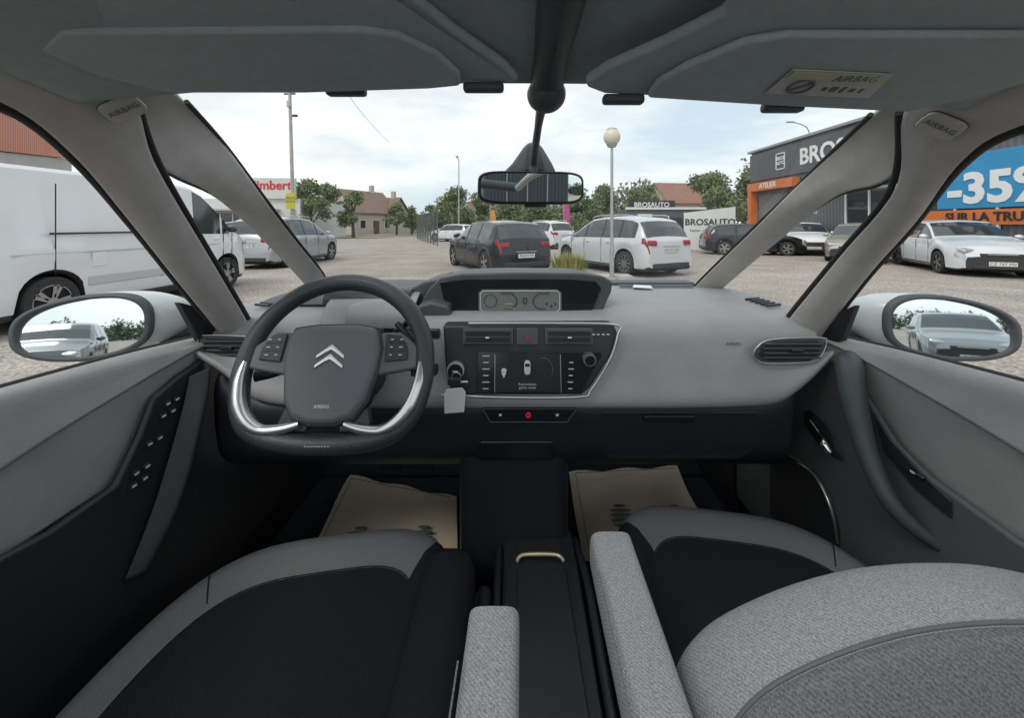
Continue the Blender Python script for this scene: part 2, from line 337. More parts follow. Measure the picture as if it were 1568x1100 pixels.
box('lcd_gauge',(-.008,yl,1.150),(.020,.001,.003),M['lcdor'],E,bev=0); box('lcd_gauge2',(-.005,yl,1.138),(.026,.001,.003),M['lcdor'],E,bev=0)
for i,x in enumerate((.088,.100,.110)): box('lcd_glyph',(x,yl,1.150-.006*(i%2)),(.004,.001,.006),M['lcdk'],E,bev=0)
sl=[(-.16,.905,1.118),(.236,.905,1.120),(.243,.900,1.10),(.225,.892,1.052),(.175,.877,.985),(.155,.874,.970),(-.135,.874,.970),(-.15,.885,1.02)]
slab('stack_body',sl,(0,.06,0),M['black'],E,bev=.006)
tube('stack_chrome_trim',[(-.155,.866,.974),(.0,.863,.970),(.15,.864,.971),(.175,.868,.985),(.222,.884,1.050),(.240,.893,1.098),(.236,.899,1.121),(.1,.902,1.124),(-.10,.902,1.124)],.0026,M['silver'],E,n=70)
for cx,w in ((-.055,.115),(.035,.05),(.13,.11)):
    slab('vent_frame',[(cx-w/2,.893,1.078),(cx+w/2,.893,1.078),(cx+w/2,.901,1.114),(cx-w/2,.901,1.114)],(0,-.004,0),M['dashd'],E,bev=.003)
    if w>.06:
        for i in range(5): box('vent_louvre',(cx,.887+i*.0015,1.083+i*.0065),(w-.012,.006,.0026),M['black'] if i%2 else M['dashd'],E,bev=.0005)
        box('vent_tab',(cx,.883,1.096),(.010,.008,.005),M['silver'],E)
slab('hazard_triangle',[(.0285,.885,1.092),(.0415,.885,1.092),(.035,.886,1.103)],(0,-.001,0),M['redd'],E,bev=0)
for i in range(4): box('climate_glyph',(.185+i*.011,.889,1.102),(.006,.002,.002),M['icon'],E,bev=0)
def q(x,z): return (x,.866+(z-.98)*.20,z)
slab('touchscreen_panel',[q(-.078,.979),q(.152,.979),q(.20,1.055),q(.20,1.066),q(-.078,1.066)],(0,-.003,0),M['blackg'],E,bev=.002)
slab('touchscreen',[(x,y-.004,z) for x,y,z in [q(-.038,.983),q(.108,.983),q(.108,1.063),q(-.038,1.063)]],(0,-.001,0),M['screen'],E,bev=0)
text('screen_text','Recirculation\ngentle mode',(.034,q(0,1.0)[1]-.008,.996),.0075,M['icon'],E,ext=.0001)
tube('screen_dial',[(.068+.022*math.cos(a*.52-1.4),q(0,1.03)[1]-.007,1.028+.028*math.sin(a*.52-1.4)) for a in range(7)],.0007,M['ink'],E)
ell('screen_map_dot',(-.018,q(0,1.025)[1]-.007,1.027),(.006,.001,.006),M['icon'],E)
slab('screen_map_pin',[(-.023,q(0,1.02)[1]-.008,1.023),(-.013,q(0,1.02)[1]-.008,1.023),(-.018,q(0,1.01)[1]-.008,1.013)],(0,-.001,0),M['icon'],E,bev=0)
ell('screen_car_glyph',(.034,q(0,1.03)[1]-.007,1.034),(.0070,.001,.016),M['icon'],E,p=.6); box('screen_car_window',(.034,q(0,1.03)[1]-.009,1.040),(.010,.001,.006),M['screen'],E,bev=0)
for i in range(6):
    z=.99+i*.0135
    box('shortcut_glyph',(-.058,q(0,z)[1]-.006,z),(.012+.004*(i%2),.002,.0015),M['icon'],E,bev=0)
    if i<5: box('shortcut_glyph_right',(.128+i*.001,q(0,z)[1]-.006,z),(.009+.003*(i%2),.002,.0015),M['icon'],E,bev=0)
for x in (-.038,.108): box('screen_divider',(x,q(0,1.02)[1]-.006,1.022),(.0012,.002,.08),M['silver'],E,bev=0,rot=(R(-11),0,0))
cyl('volume_knob',(.172,.872,1.052),.014,.016,M['silver'],E,rot=(R(90),0,0)); cyl('volume_knob_cap',(.172,.863,1.052),.011,.004,M['blackg'],E,rot=(R(90),0,0))
cyl('start_button',(-.124,.868,1.030),.019,.02,M['silver'],E,rot=(R(80),0,0)); cyl('start_button_cap',(-.124,.8585,1.0285),.0165,.004,M['blackg'],E,rot=(R(80),0,0))
box('start_glyph',(-.124,.8555,1.030),(.012,.001,.003),M['icon'],E,bev=0)
slab('switch_bank',[(-.066,.868,.944),(.144,.868,.944),(.125,.868,.914),(-.05,.868,.914)],(0,.03,0),M['blackg'],E,bev=.003)
tube('switch_bank_trim',[(-.064,.865,.943),(-.048,.865,.915),(.122,.865,.915),(.142,.865,.943)],.0014,M['dashd'],E,smooth=False)
tube('lock_lamp_ring',[(.036+.0048*math.cos(a*.785),.865,.930+.0048*math.sin(a*.785)) for a in range(8)],.0010,M['red'],E,closed=True,n=24)
box('lock_lamp',(.036,.865,.930),(.0016,.001,.005),M['red'],E,bev=0)
for x in (-.026,.10): box('switch_glyph',(x,.866,.930),(.006,.002,.004),M['icon'],E,bev=0)
box('lower_centre',(.004,1.0,.70),(.262,.16,.44),M['black'],E,bev=.03)
box('storage_slot',(.010,.912,.83),(.18,.02,.05),M['blackg'],E,bev=.01)
K=empty('car_key')
tube('key_ring',[(-.120+.010*math.cos(a*.52),.845,1.022+.010*math.sin(a*.52)) for a in range(12)],.001,M['silver'],K,closed=True,n=36)
box('key_head',(-.125,.848,1.012),(.028,.012,.016),M['black'],K); box('key_blade',(-.105,.85,1.009),(.02,.004,.006),M['silver'],K)
slab('key_tag',[(-.139,.83,1.003),(-.105,.828,1.007),(-.098,.828,.998),(-.101,.828,.955),(-.143,.83,.951),(-.144,.83,.993)],(0,-.002,0),M['white'],K,bev=.001)
for sx,cx,y0 in ((1,.640,.905),(-1,-.655,.925)):
    w=.085
    o=[(cx-w,1.040+.01),(cx-w*.9,1.072),(cx-w*.5,1.088),(cx+w*.8,1.092),(cx+w*.95,1.08),(cx+w*.8,1.05),(cx+w*.5,1.036),(cx-w*.7,1.034)]
    if sx<0: o=[(2*cx-x,z) for x,z in o]
    slab('vent_bezel',[(x,y0,z) for x,z in o],(0,-.006,0),M['dashd'],E,bev=.004)
    c0=sum(x for x,z in o)/8; c1=sum(z for x,z in o)/8
    slab('vent_hole',[(c0+(x-c0)*.88,y0-.005,c1+(z-c1)*.8) for x,z in o],(0,-.003,0),M['rubber'],E,bev=.002)
    for i in range(4): box('vent_louvre',(cx,y0-.010,1.047+i*.0105),(.13,.004,.0035),M['dashd'],E,bev=.001)
    box('vent_slider',(cx+.01*sx,y0-.014,1.064),(.03,.006,.008),M['blackg'],E)
    tube('vent_chrome',[(x,y0-.007,z) for x,z in o],.0013,M['silver'],E,closed=True,n=50)

# --- steering wheel
a=R(66)
E=empty('steering_wheel',(-.337,.745,1.082),(a,0,0))
rim=[]
for i in range(13):
    t=math.pi*i/12; rim.append((.172*math.cos(t),.172*math.sin(t)*.95,0))
rim+=[(-.171,-.03,0),(-.160,-.072,0),(-.138,-.103,0),(-.10,-.121,0),(-.05,-.129,0),(0,-.131,0),(.05,-.129,0),(.10,-.121,0),(.138,-.103,0),(.160,-.072,0),(.171,-.03,0)]
tube('rim',rim,.0175,M['leather'],E,closed=True,n=160)
for k in range(9): box('stitch',(-.02+k*.005,-.1325,.0172),(.0028,.0009,.0008),M['icon'],E,bev=0)
for sg in (1,-1):
    tube('silver_insert',[(sg*x,y,z) for x,y,z in [(.166,.01,.010),(.165,-.03,.013),(.154,-.068,.014),(.132,-.095,.014),(.105,-.108,.012),(.07,-.106,.012),(.04,-.098,.012)]],.0105,M['silver'],E,n=60,radii=[.5,1,1.2,1.1,.9,.8,.6])
    slab('spoke',[(sg*x,y,-.012) for x,y in [(.07,.06),(.12,.062),(.158,.035),(.16,-.005),(.12,-.012),(.07,-.02)]],(0,0,.022),M['hub'],E,bev=.006)
    slab('button_pad',[(sg*x,y,.010) for x,y in [(.095,.058),(.122,.055),(.138,.032),(.140,.010),(.098,.006)]],(0,0,.005),M['black'],E,bev=.002)
    for i in range(3):
        for j in range(2): box('button_glyph',(sg*(.108+j*.018),.047-i*.014,.0156),(.005+.002*j,.0014,.0006),M['icon'],E,bev=0)
    for i in range(2): box('button_gap',(sg*.118,.040-i*.014,.0153),(.036,.0010,.0006),M['rubber'],E,bev=0)
    slab('lower_spoke',[(sg*x,y,-.014) for x,y in [(.02,-.085),(.075,-.07),(.085,-.10),(.05,-.112),(.03,-.112)]],(0,0,.02),M['black'],E,bev=.004)
hub=[(-.082,.067),(-.04,.073),(.04,.074),(.078,.067),(.088,.03),(.086,-.005),(.074,-.06),(.055,-.088),(.022,-.099),(-.022,-.099),(-.055,-.088),(-.074,-.06),(-.086,-.005),(-.088,.03)]
slab('airbag_cover',[(x,y,-.01) for x,y in hub],(0,0,.036),M['hub'],E,bev=.012,seg=4)
slab('hub_seam',[(x*1.05,y*1.05,-.012) for x,y in hub],(0,0,.024),M['black'],E,bev=.004)
for k in (0,.017):
    slab('badge_chevron',[(-.026,-.0+k,.026),(0,.020+k,.026),(.026,-.0+k,.026),(.026,-.007+k,.026),(.008,.005+k,.026),(0,.009+k,.026),(-.008,.005+k,.026),(-.026,-.007+k,.026)],(0,0,.003),M['silver'],E,bev=.0015)
text('airbag_text','AIRBAG',(0,-.070,.0265),.008,M['icon'],E,rot=(0,0,0),ext=.0002)
cyl('column',(0,-.01,-.10),.05,.18,M['black'],E)
E2=empty('steering_column_stalk')
tube('gear_stalk',[(-.25,.85,1.12),(-.21,.80,1.155),(-.195,.79,1.185)],.007,M['blackg'],E2,radii=[1,1,1.5])
tube('wiper_stalk',[(-.27,.84,1.07),(-.20,.79,1.063),(-.150,.77,1.066)],.0085,M['black'],E2,radii=[.8,1,1.4])
tube('light_stalk',[(-.41,.84,1.07),(-.47,.79,1.055),(-.51,.78,1.050)],.0085,M['black'],E2,radii=[.8,1,1.4])
tube('paddle',[(-.235,.80,1.15),(-.20,.79,1.11),(-.195,.78,1.05)],.006,M['black'],E2,radii=[1,1.6,1])

# --- floor, firewall
E=empty('cabin_floor')
box('carpet',(.0,.85,.36),(1.56,1.6,.03),M['carpet'],E,bev=0)
box('rear_carpet',(.0,-1.2,.37),(1.50,2.4,.03),M['carpet'],E,bev=0)
grid('toe_board',[[(x,1.52,.372),(x,1.62,.45),(x,1.64,.66)] for x in (-.78,0,.78)],M['carpet'],E,thick=.02)
for sx in (-1,1): box('kick_panel',(sx*.755,1.48,.70),(.04,.36,.78),M['black'],E,bev=.02)
for x in (-.42,-.31):
    box('pedal',(x,1.38,.54),(.07,.02,.09),M['rubber'],E,bev=.006,rot=(R(-35),0,0)); tube('pedal_arm',[(x,1.40,.57),(x,1.45,.68)],.008,M['black'],E,smooth=False)
def floor_mat(nm,c,prints,rng):
    E=empty(nm)
    n=14; V=[];F=[]
    for i in range(n):
        for j in range(n):
            u=i/(n-1);v=j/(n-1)
            p=(Vector(c[0])*(1-u)+Vector(c[1])*u)*(1-v)+(Vector(c[3])*(1-u)+Vector(c[2])*u)*v
            p.z+=.010*math.sin(u*7+rng)*math.sin(v*4)+.005*math.sin(u*15+v*9); V.append(p)
    for i in range(n-1):
        for j in range(n-1): F.append((i*n+j,(i+1)*n+j,(i+1)*n+j+1,i*n+j+1))
    mesh('paper_sheet',V,F,M['paper'],E,True)
    P=lambda u,v:((Vector(c[0])*(1-u)+Vector(c[1])*u)*(1-v)+(Vector(c[3])*(1-u)+Vector(c[2])*u)*v)+Vector((0,0,.018))
    tube('printed_line',[P(.05,.09),P(.95,.09)],.0010,M['green'],E,smooth=False)
    tube('printed_line_side',[P(.05,.09),P(.05,.9)],.001,M['green'],E,smooth=False)
    for (u,v,s) in prints:
        for k in range(7):
            w=[.016,.027,.031,.033,.031,.026,.016][k]*s
            q0=P(u,v); ell('footprint_bar',(q0.x,q0.y-(k-2)*.016*s,q0.z),(w,.0055*s,.002),M['green'],E,nu=12,nv=4)
floor_mat('floor_mat',[(-.60,1.45,.425),(-.193,1.36,.405),(-.14,1.02,.40),(-.57,1.02,.40)],[(.28,.66,1.2),(.74,.60,1.2)],1)
floor_mat('floor_mat.001',[(.217,1.50,.405),(.647,1.535,.405),(.60,1.10,.40),(.20,1.10,.40)],[(.36,.62,1.3),(.80,.62,1.1)],4)

# --- centre console
E=empty('center_console')
rows=[]
for y,z,w in ((.98,.40,.085),(.98,.54,.085),(.96,.600,.082),(.88,.605,.082),(.6,.60,.078),(.3,.59,.075),(.28,.4,.075)):
    rows.append([(.062-w,y,z-.12),(.062-w*.97,y,z-.01),(.062-w*.8,y,z),(.062,y,z+.003),(.062+w*.8,y,z),(.062+w*.97,y,z-.01),(.062+w,y,z-.12)])
grid('console_body',rows,M['black'],E,nu=30,nv=30,thick=.006)
slab('console_tray',[(.015,.945,.609),(.11,.945,.609),(.113,.87,.611),(.012,.87,.611)],(0,0,.004),M['rubber'],E,bev=.003)
tube('console_handle',[(.010,.850,.620),(.022,.862,.623),(.062,.864,.624),(.101,.862,.623),(.113,.850,.620)],.0038,M['silver_beige'],E,n=40)
slab('console_lid',[(.01,.84,.608),(.115,.84,.608),(.118,.45,.602),(.005,.45,.602)],(0,0,.007),M['black'],E,bev=.004)
tube('console_rail',[(.152,.95,.585),(.155,.8,.615),(.15,.6,.61),(.145,.35,.60)],.008,M['black'],E)
tube('console_rail_left',[(-.028,.95,.585),(-.03,.8,.615),(-.025,.6,.61),(-.02,.35,.60)],.007,M['black'],E)
box('seatbelt_buckle',(.150,.50,.63),(.03,.04,.05),mat('buckle_red',(.35,.03,.10),.5),E,bev=.006)

# --- seats
def cushion(E,cx,cy,hw,fr,z0,side):
    n=64; base=[]
    for i in range(n):
        t=2*math.pi*i/n; c,s=math.cos(t),math.sin(t)
        ex=.50
        x=math.copysign(abs(c)**ex,c)*hw; y=math.copysign(abs(s)**(ex if s>0 else .3),s)*(fr-cy if s>0 else .42)
        if s>0: y*=1-.10*(x*side/hw)-.02; x*=1-.05*s
        base.append((cx+x,cy+y))
    rings=[(0,0,0),(.45,.0,0),(.66,.004,0),(.74,.010,0),(.765,.008,0),(.79,.016,1),(.87,.028,1),(.94,.022,1),(.985,.0,1),(1.0,-.03,1),(1.0,-.09,1),(.97,-.2,1)]
    up=lambda y:.012*max(0,(y-cy))/(fr-cy)
    V=[];F=[];fm=[]
    for k,(r,dz,mm) in enumerate(rings):
        for i,(x,y) in enumerate(base):
            V.append((cx+(x-cx)*r,cy+(y-cy)*r,z0+dz+up(y)+(.0025*math.sin(i*.55+1) if .4<r<.7 else 0)))
    for k in range(len(rings)-1):
        for i in range(n):
            F.append((k*n+i,k*n+(i+1)%n,(k+1)*n+(i+1)%n,(k+1)*n+i))
            x=base[i][0]
            inner_side=(x-cx)*side< -hw*.78
            fm.append(2 if rings[k+1][2] and (inner_side or k>=9) else (1 if rings[k+1][2] and k>=4 else 0))
    mesh('cushion',V,F,[M['fabk'],M['fabrim'],M['fabk']],E,True,fm=fm)
    r=.768; pts=[(cx+(x-cx)*r,cy+(y-cy)*r,z0+.0085+up(y)) for x,y in base]
    tube('cushion_piping',pts,.0012,M['fabk'],E,closed=True,n=128)
    x0,y0=base[8 if side>0 else 24]
    tube('rim_seam',[(cx+(x0-cx)*r_,cy+(y0-cy)*r_,z0+d_+up(y0)) for r_,d_ in ((.79,.0165),(.87,.0285),(.94,.0225),(.985,.001))],.0010,M['fabk'],E)
def armrest(E,x0,x1,y0,y1,zt,th,m):
    n=28; V=[];F=[]; st=24
    hw=(x1-x0)/2; cx=(x0+x1)/2
    for k in range(st):
        u=(k/(st-1))**1.6
        y=y1+(y0-y1)*u
        dd=min(1,(y1-y)/.020); e=math.sqrt(max(0,1-(1-dd)**2))
        for i in range(n):
            t=2*math.pi*i/n; c,s=math.cos(t),math.sin(t)
            X=math.copysign(abs(c)**.42,c)*hw*(.80+.20*e); Z=math.copysign(abs(s)**.42,s)*th/2*(.70+.30*e)
            V.append((cx+X+ (u-.5)*.012,y,zt-th/2+Z))
    for k in range(st-1):
        for i in range(n): F.append((k*n+i,k*n+(i+1)%n,(k+1)*n+(i+1)%n,(k+1)*n+i))
    F.append(tuple(range(n))); F.append(tuple(range((st-1)*n,st*n))[::-1])
    mesh('armrest',V,F,m,E,True,split=60)
    tube('armrest_piping',[(x0+.0050+(u-.5)*.012,y1-.022+(y0-y1)*u,zt-.0042) for u in (0,.3,.6,.9)],.0010,M['fabm'],E)
def backrest(E,dx,dy,dz0,mm,mb):
    X=[.145,.155,.185,.245,.33,.42,.50,.58,.65,.675]; Z=[.78,.875,.930,.966,.993,1.002,.995,.97,.92,.80]
    def row(y,dz,sc=1): return [(.41+(x-.41)*sc+dx,y+dy,z+dz+dz0) for x,z in zip(X,Z)]
    grid('backrest_shell',[row(.46,-.30),row(.445,-.08),row(.42,-.015),row(.385,.0),row(.352,-.002,.985),row(.345,-.006,.975)],mm,E,nu=40,nv=30,thick=0)
    grid('backrest_rear',[row(.347,-.006,.975),row(.335,-.014,.96),row(.322,-.05,.95),row(.31,-.12,.95),row(.305,-.3,.95)],mb,E,nu=40,nv=24,thick=0)
    tube('backrest_piping',[(x,y-.002,z+.002) for x,y,z in row(.348,-.005,.976)],.0018,M['doord'],E,n=80)
E=empty('car_seat')
cushion(E,-.355,.42,.275,.86,.665,-1)
armrest(E,-.063,.010,.450,.02,.925,.085,M['fabl'])
backrest(E,-.78,-.29,0,M['fabl'],M['fabm'])
box('seat_base',(-.355,.45,.45),(.46,.6,.16),M['black'],E,bev=.03)
box('inner_bolster',(-.120,.52,.655),(.100,.52,.14),M['fabk'],E,bev=.035)
box('seat_side_cover',(-.056,.52,.52),(.03,.56,.20),M['black'],E,bev=.012)
E=empty('car_seat.001')
cushion(E,.455,.50,.265,.93,.665,1)
armrest(E,.098,.172,.560,.06,.925,.088,M['fabl'])
backrest(E,.02,0,0,M['fabl'],M['fabm'])
ell('headrest',(.60,.318,1.035),(.10,.05,.045),M['fabl'],E,p=.6)
box('seat_base',(.455,.50,.45),(.46,.6,.16),M['black'],E,bev=.03)
E=empty('rear_bench_seat')
for x in (-.46,.03,.52):
    ell('backrest',(x,-1.15,.85),(.23,.09,.32),M['fabm'],E,p=.5); ell('headrest',(x,-1.2,1.24),(.12,.05,.085),M['fabm'],E,p=.6)
    ell('cushion',(x,-.85,.62),(.23,.28,.09),M['fabk'],E,p=.5)

# --- doors
def door(nm,s,lower):
    E=empty(nm)
    X=.75 if s<0 else .785
    ys=(.05,.3,.55,.75,.90,1.0)
    zt=(1.115,1.112,1.104,1.093,1.08,1.068)
    zs=(.86,.93,1.006,1.045,1.066,1.066)
    grid('belt_band',[[(s*(X+.03),y,z-.004) for y,z in zip(ys,zt)],[(s*(X+.005),y,z+.002) for y,z in zip(ys,zt)],[(s*(X-.015),y,z-.008) for y,z in zip(ys,zt)],
        [(s*(X-.022),y,z*.4+q_*.6) for y,z,q_ in zip(ys,zt,zs)],[(s*(X-.028),y,q_) for y,q_ in zip(ys,zs)]],M['door'],E,thick=.006)
    tube('belt_seal',[(s*(X+.022),y,z+.002) for y,z in zip(ys,zt)],.006,M['rubber'],E)
    tube('seam',[(s*(X-.030),y,q_) for y,q_ in zip(ys,zs)],.0022,M['doord'],E)
    grid('upper_panel',[[(s*(X-.026),y,q_-.003) for y,q_ in zip(ys,zs)],[(s*(X-.018),y,.93*.5+q_*.5) for y,q_ in zip(ys,zs)],[(s*(X-.012),y,.87) for y in ys]],M['door'],E,thick=.004)
    yl_=(.05,.3,.55,.75,.95,1.32)
    grid('lower_card',[[(s*(X-.005),y,.90) for y in yl_],[(s*(X-.005),y,.85) for y in yl_],[(s*(X-.02),y,.6) for y in yl_],[(s*(X-.01),y,.36) for y in yl_]],lower,E,thick=.004)
    box('outer_skin',(s*(X+.075),.35,.80),(.04,1.5,.50),M['carw'],E,bev=.02)
    tube('outer_sill',[(s*(X+.045),-.3,1.085),(s*(X+.045),1.0,1.045)],.012,M['rubber'],E,smooth=False)
    box('rear_door_card',(s*X,-.95,.75),(.04,1.5,.68),M['door'],E,bev=.02)
    return E
E=door('car_door',-1,M['black'])
slab('switch_panel',[(-.722,.93,1.05),(-.722,.83,1.030),(-.722,.775,1.010),(-.722,.745,.95),(-.722,.70,.885),(-.722,.60,.88),(-.722,.48,.90),(-.722,.30,.89),(-.722,.20,.5),(-.722,1.30,.5),(-.722,1.30,.95)],(.016,0,0),M['black'],E,bev=.008,seg=3)
grid('door_pull',[[(-.708,.90,1.035),(-.703,.87,.95),(-.703,.80,.80),(-.705,.74,.70)],[(-.685,.885,1.03),(-.668,.85,.95),(-.668,.79,.80),(-.685,.73,.70)],[(-.704,.855,1.02),(-.70,.825,.94),(-.70,.765,.80),(-.705,.71,.70)]],M['black'],E,thick=.006)
for (y,z) in ((.800,.985),(.79,.965),(.760,.925),(.733,.885),(.728,.865)):
    for k in (0,.022):
        box('window_switch',(-.704,y+k,z),(.004,.014,.011),M['black'],E,bev=.002); box('switch_glyph',(-.7012,y+k,z),(.0012,.008,.0035),M['icon'],E,bev=0)
slab('mirror_sail',[(-.735,.93,1.065),(-.715,.985,1.068),(-.700,.88,1.165),(-.712,.84,1.185)],(-.015,0,0),M['black'],E,bev=.003)
E=door('car_door.001',1,M['doord'])
slab('lower_sweep',[(.757,1.30,1.0),(.757,.98,1.05),(.757,.86,1.02),(.757,.81,.975),(.757,.76,.925),(.757,.70,.90),(.757,.58,.885),(.757,.40,.88),(.757,.2,.86),(.757,.2,.45),(.757,1.30,.45)],(-.014,0,0),M['doord'],E,bev=.008,seg=3)
tube('pull_handle',[(.760,.885,1.050),(.728,.845,1.045),(.710,.815,.99),(.699,.77,.90),(.705,.725,.83),(.745,.69,.79),(.78,.68,.78)],.016,M['dashd'],E,n=56,radii=[1.1,1.6,1.45,1.15,.95,.7,.5])
slab('handle_cup',[(.7425,.80,.965),(.7425,.765,.93),(.7425,.70,.898),(.7425,.66,.885),(.7425,.66,.855),(.7425,.72,.865),(.7425,.78,.90)],(-.004,0,0),M['black'],E,bev=.004)
slab('release_recess',[(.742,.995,.880),(.742,.97,.892),(.742,.92,.880),(.742,.885,.850),(.742,.875,.822),(.742,.90,.815),(.742,.955,.825),(.742,.99,.845)],(-.004,0,0),M['black'],E,bev=.004)
tube('release_lever',[(.735,.965,.868),(.731,.94,.858),(.728,.915,.842),(.731,.90,.826)],.0075,M['chrome'],E,radii=[.4,.8,1.3,1.0])
tube('pocket_trim',[(.740,1.10,.715),(.738,1.02,.735),(.735,.955,.742),(.733,.915,.718),(.733,.893,.68),(.735,.885,.63)],.003,M['silver'],E,radii=[.3,.6,1,1.2,1,.6])
slab('door_pocket',[(.742,1.12,.72),(.742,1.02,.742),(.742,.955,.750),(.742,.91,.72),(.742,.885,.66),(.742,.88,.52),(.742,1.12,.52)],(-.006,0,0),M['black'],E,bev=.006)
box('window_switch',(.735,.715,.897),(.008,.035,.008),M['blackg'],E,bev=.003); box('switch_glyph',(.7305,.715,.899),(.001,.008,.003),M['icon'],E,bev=0)
slab('mirror_sail',[(.775,.93,1.060),(.760,.99,1.060),(.748,.90,1.15),(.752,.86,1.175)],(.015,0,0),M['black'],E,bev=.003)

# --- exterior mirrors
def wing(nm,s,c,yaw,tilt,gy=0):
    E=empty(nm,c,(0,0,yaw))
    o=[]; n=48
    for i in range(n):
        t=2*math.pi*i/n; cc,sn=math.cos(t),math.sin(t)
        x=math.copysign(abs(cc)**.72,cc)*.130; z=math.copysign(abs(sn)**.72,sn)*.072
        k=(x/.130)*-s
        z*= (1.0-.18*(-k if k<0 else 0)) ; z+= -.010*(-k)
        o.append((x,z))
    V=[];F=[]; st=[(.0,.98,0),(.02,1.02,0),(.05,1.0,-s*.006),(.085,.86,-s*.016),(.11,.6,-s*.025),(.12,.2,-s*.03)]
    for (y,sc,dx) in st:
        for x,z in o:
            ext=1+.36*max(0,(x/.130)*-s)*min(1,y/.03)
            V.append((x*sc*ext+dx,y,z*sc))
    for k in range(len(st)-1):
        for i in range(n): F.append((k*n+i,k*n+(i+1)%n,(k+1)*n+(i+1)%n,(k+1)*n+i))
    F.append(tuple(range(5*n,6*n)))
    mesh('shell',V,F,M['carw'],E,True)
    V=[(x*1.03,.012,z*1.03) for x,z in o]+[(x*1.03,-.006,z*1.03) for x,z in o]+[(x*.93,-.010,z*.92) for x,z in o]+[(x*.88,.006,z*.87) for x,z in o]
    F=[(k*n+i,k*n+(i+1)%n,(k+1)*n+(i+1)%n,(k+1)*n+i) for k in range(3) for i in range(n)]
    mesh('bezel',V,F,M['dashd'],E,True)
    g=mesh('mirror_glass',[(x*.91,0,z*.90) for x,z in o],[tuple(range(n))],M['mirror'],E); g.location=(0,.004,0); g.rotation_euler=(R(tilt),0,R(gy))
    slab('mount_arm',[(-s*.12,.03,-.066),(-s*.12,.03,-.02),(-s*.19,.06,-.02),(-s*.24,.08,-.04),(-s*.24,.08,-.08)],(0,.05,0),M['black'],E,bev=.015,seg=3)
wing('side_mirror',-1,(-.965,.885,1.118),R(12),-6.5,2)
wing('side_mirror.001',1,(1.01,.905,1.112),R(-10),-6,-2)

# ================================================================== EXTERIOR MATERIALS
def ground_mat():
    m=bpy.data.materials.new('gravel_ground'); m.use_nodes=True
    nt=m.node_tree;N=nt.nodes;L=nt.links;b=N['Principled BSDF']; b.inputs['Roughness'].default_value=.95; b.inputs['Specular IOR Level'].default_value=.2
    tc=N.new('ShaderNodeTexCoord')
    def noise(s,d=5):
        n=N.new('ShaderNodeTexNoise'); n.inputs['Scale'].default_value=s; n.inputs['Detail'].default_value=d; L.new(tc.outputs['Object'],n.inputs['Vector']); return n
    def ramp(src,a,c1,b_,c2):
        r=N.new('ShaderNodeValToRGB'); r.color_ramp.elements[0].position=a; r.color_ramp.elements[1].position=b_
        r.color_ramp.elements[0].color=(*c1,1); r.color_ramp.elements[1].color=(*c2,1); L.new(src,r.inputs[0]); return r
    big=ramp(noise(.10).outputs['Fac'],.35,(.43,.36,.305),.65,(.46,.43,.395))
    mid=ramp(noise(.9,8).outputs['Fac'],.3,(.80,.79,.78),.7,(1.1,1.09,1.07))
    v=N.new('ShaderNodeTexVoronoi'); v.inputs['Scale'].default_value=42; L.new(tc.outputs['Object'],v.inputs['Vector'])
    st=ramp(v.outputs['Color'],.1,(.70,.70,.71),.9,(1.2,1.2,1.2))
    fine=ramp(noise(22,8).outputs['Fac'],.36,(.62,.62,.63),.64,(1.2,1.2,1.2))
    def mul(a,b_):
        x=N.new('ShaderNodeMix'); x.data_type='RGBA'; x.blend_type='MULTIPLY'; x.inputs[0].default_value=1
        L.new(a,x.inputs[6]); L.new(b_,x.inputs[7]); return x.outputs[2]
    c=mul(mul(mul(big.outputs[0],mid.outputs[0]),st.outputs[0]),fine.outputs[0])
    L.new(c,b.inputs['Base Color'])
    bp=N.new('ShaderNodeBump'); bp.inputs['Strength'].default_value=.5; bp.inputs['Distance'].default_value=.012
    L.new(v.outputs['Distance'],bp.inputs['Height']); L.new(bp.outputs[0],b.inputs['Normal'])
    return m
G=ground_mat()
mesh('ground',[(-1500,-1500,0),(1500,-1500,0),(1500,1500,0),(-1500,1500,0)],[(0,1,2,3)],G)
asph=mat('asphalt_road',(.20,.185,.175),.9,var=.15,vs=2)
mesh('road',[(-140,44,.006),(140,50,.006),(140,58,.006),(-140,52,.006)],[(0,1,2,3)],asph)
grassm=mat('verge_grass_green',(.10,.12,.04),1,col2=(.20,.18,.10),vs=3)
E=empty('grass_verge')
for nm,P in (('strip_a',[(-80,38,.004),(-14,40,.004),(-13,43,.004),(-80,42.5,.004)]),('strip_b',[(-140,58,.004),(140,64,.004),(140,120,.004),(-140,120,.004)])):
    mesh(nm,P,[(0,1,2,3)],grassm,E)

tyre=mat('tyre_rubber',(.03,.03,.031),.85); rimm=mat('alloy_rim',(.45,.46,.47),.3,metal=.8); dk=mat('wheel_well_dark',(.010,.010,.011),.9)
glass=mat('car_glass_dark',(.035,.042,.046),.05,spec=.9); redl=mat('tail_lamp_red',(.30,.012,.015),.15); clr=mat('head_lamp_clear',(.50,.52,.55),.1,metal=.4)
plate=mat('number_plate_white',(.7,.7,.68),.5); platt=mat('plate_ink',(.02,.02,.02),.6); blk=mat('bumper_black',(.035,.035,.037),.6)

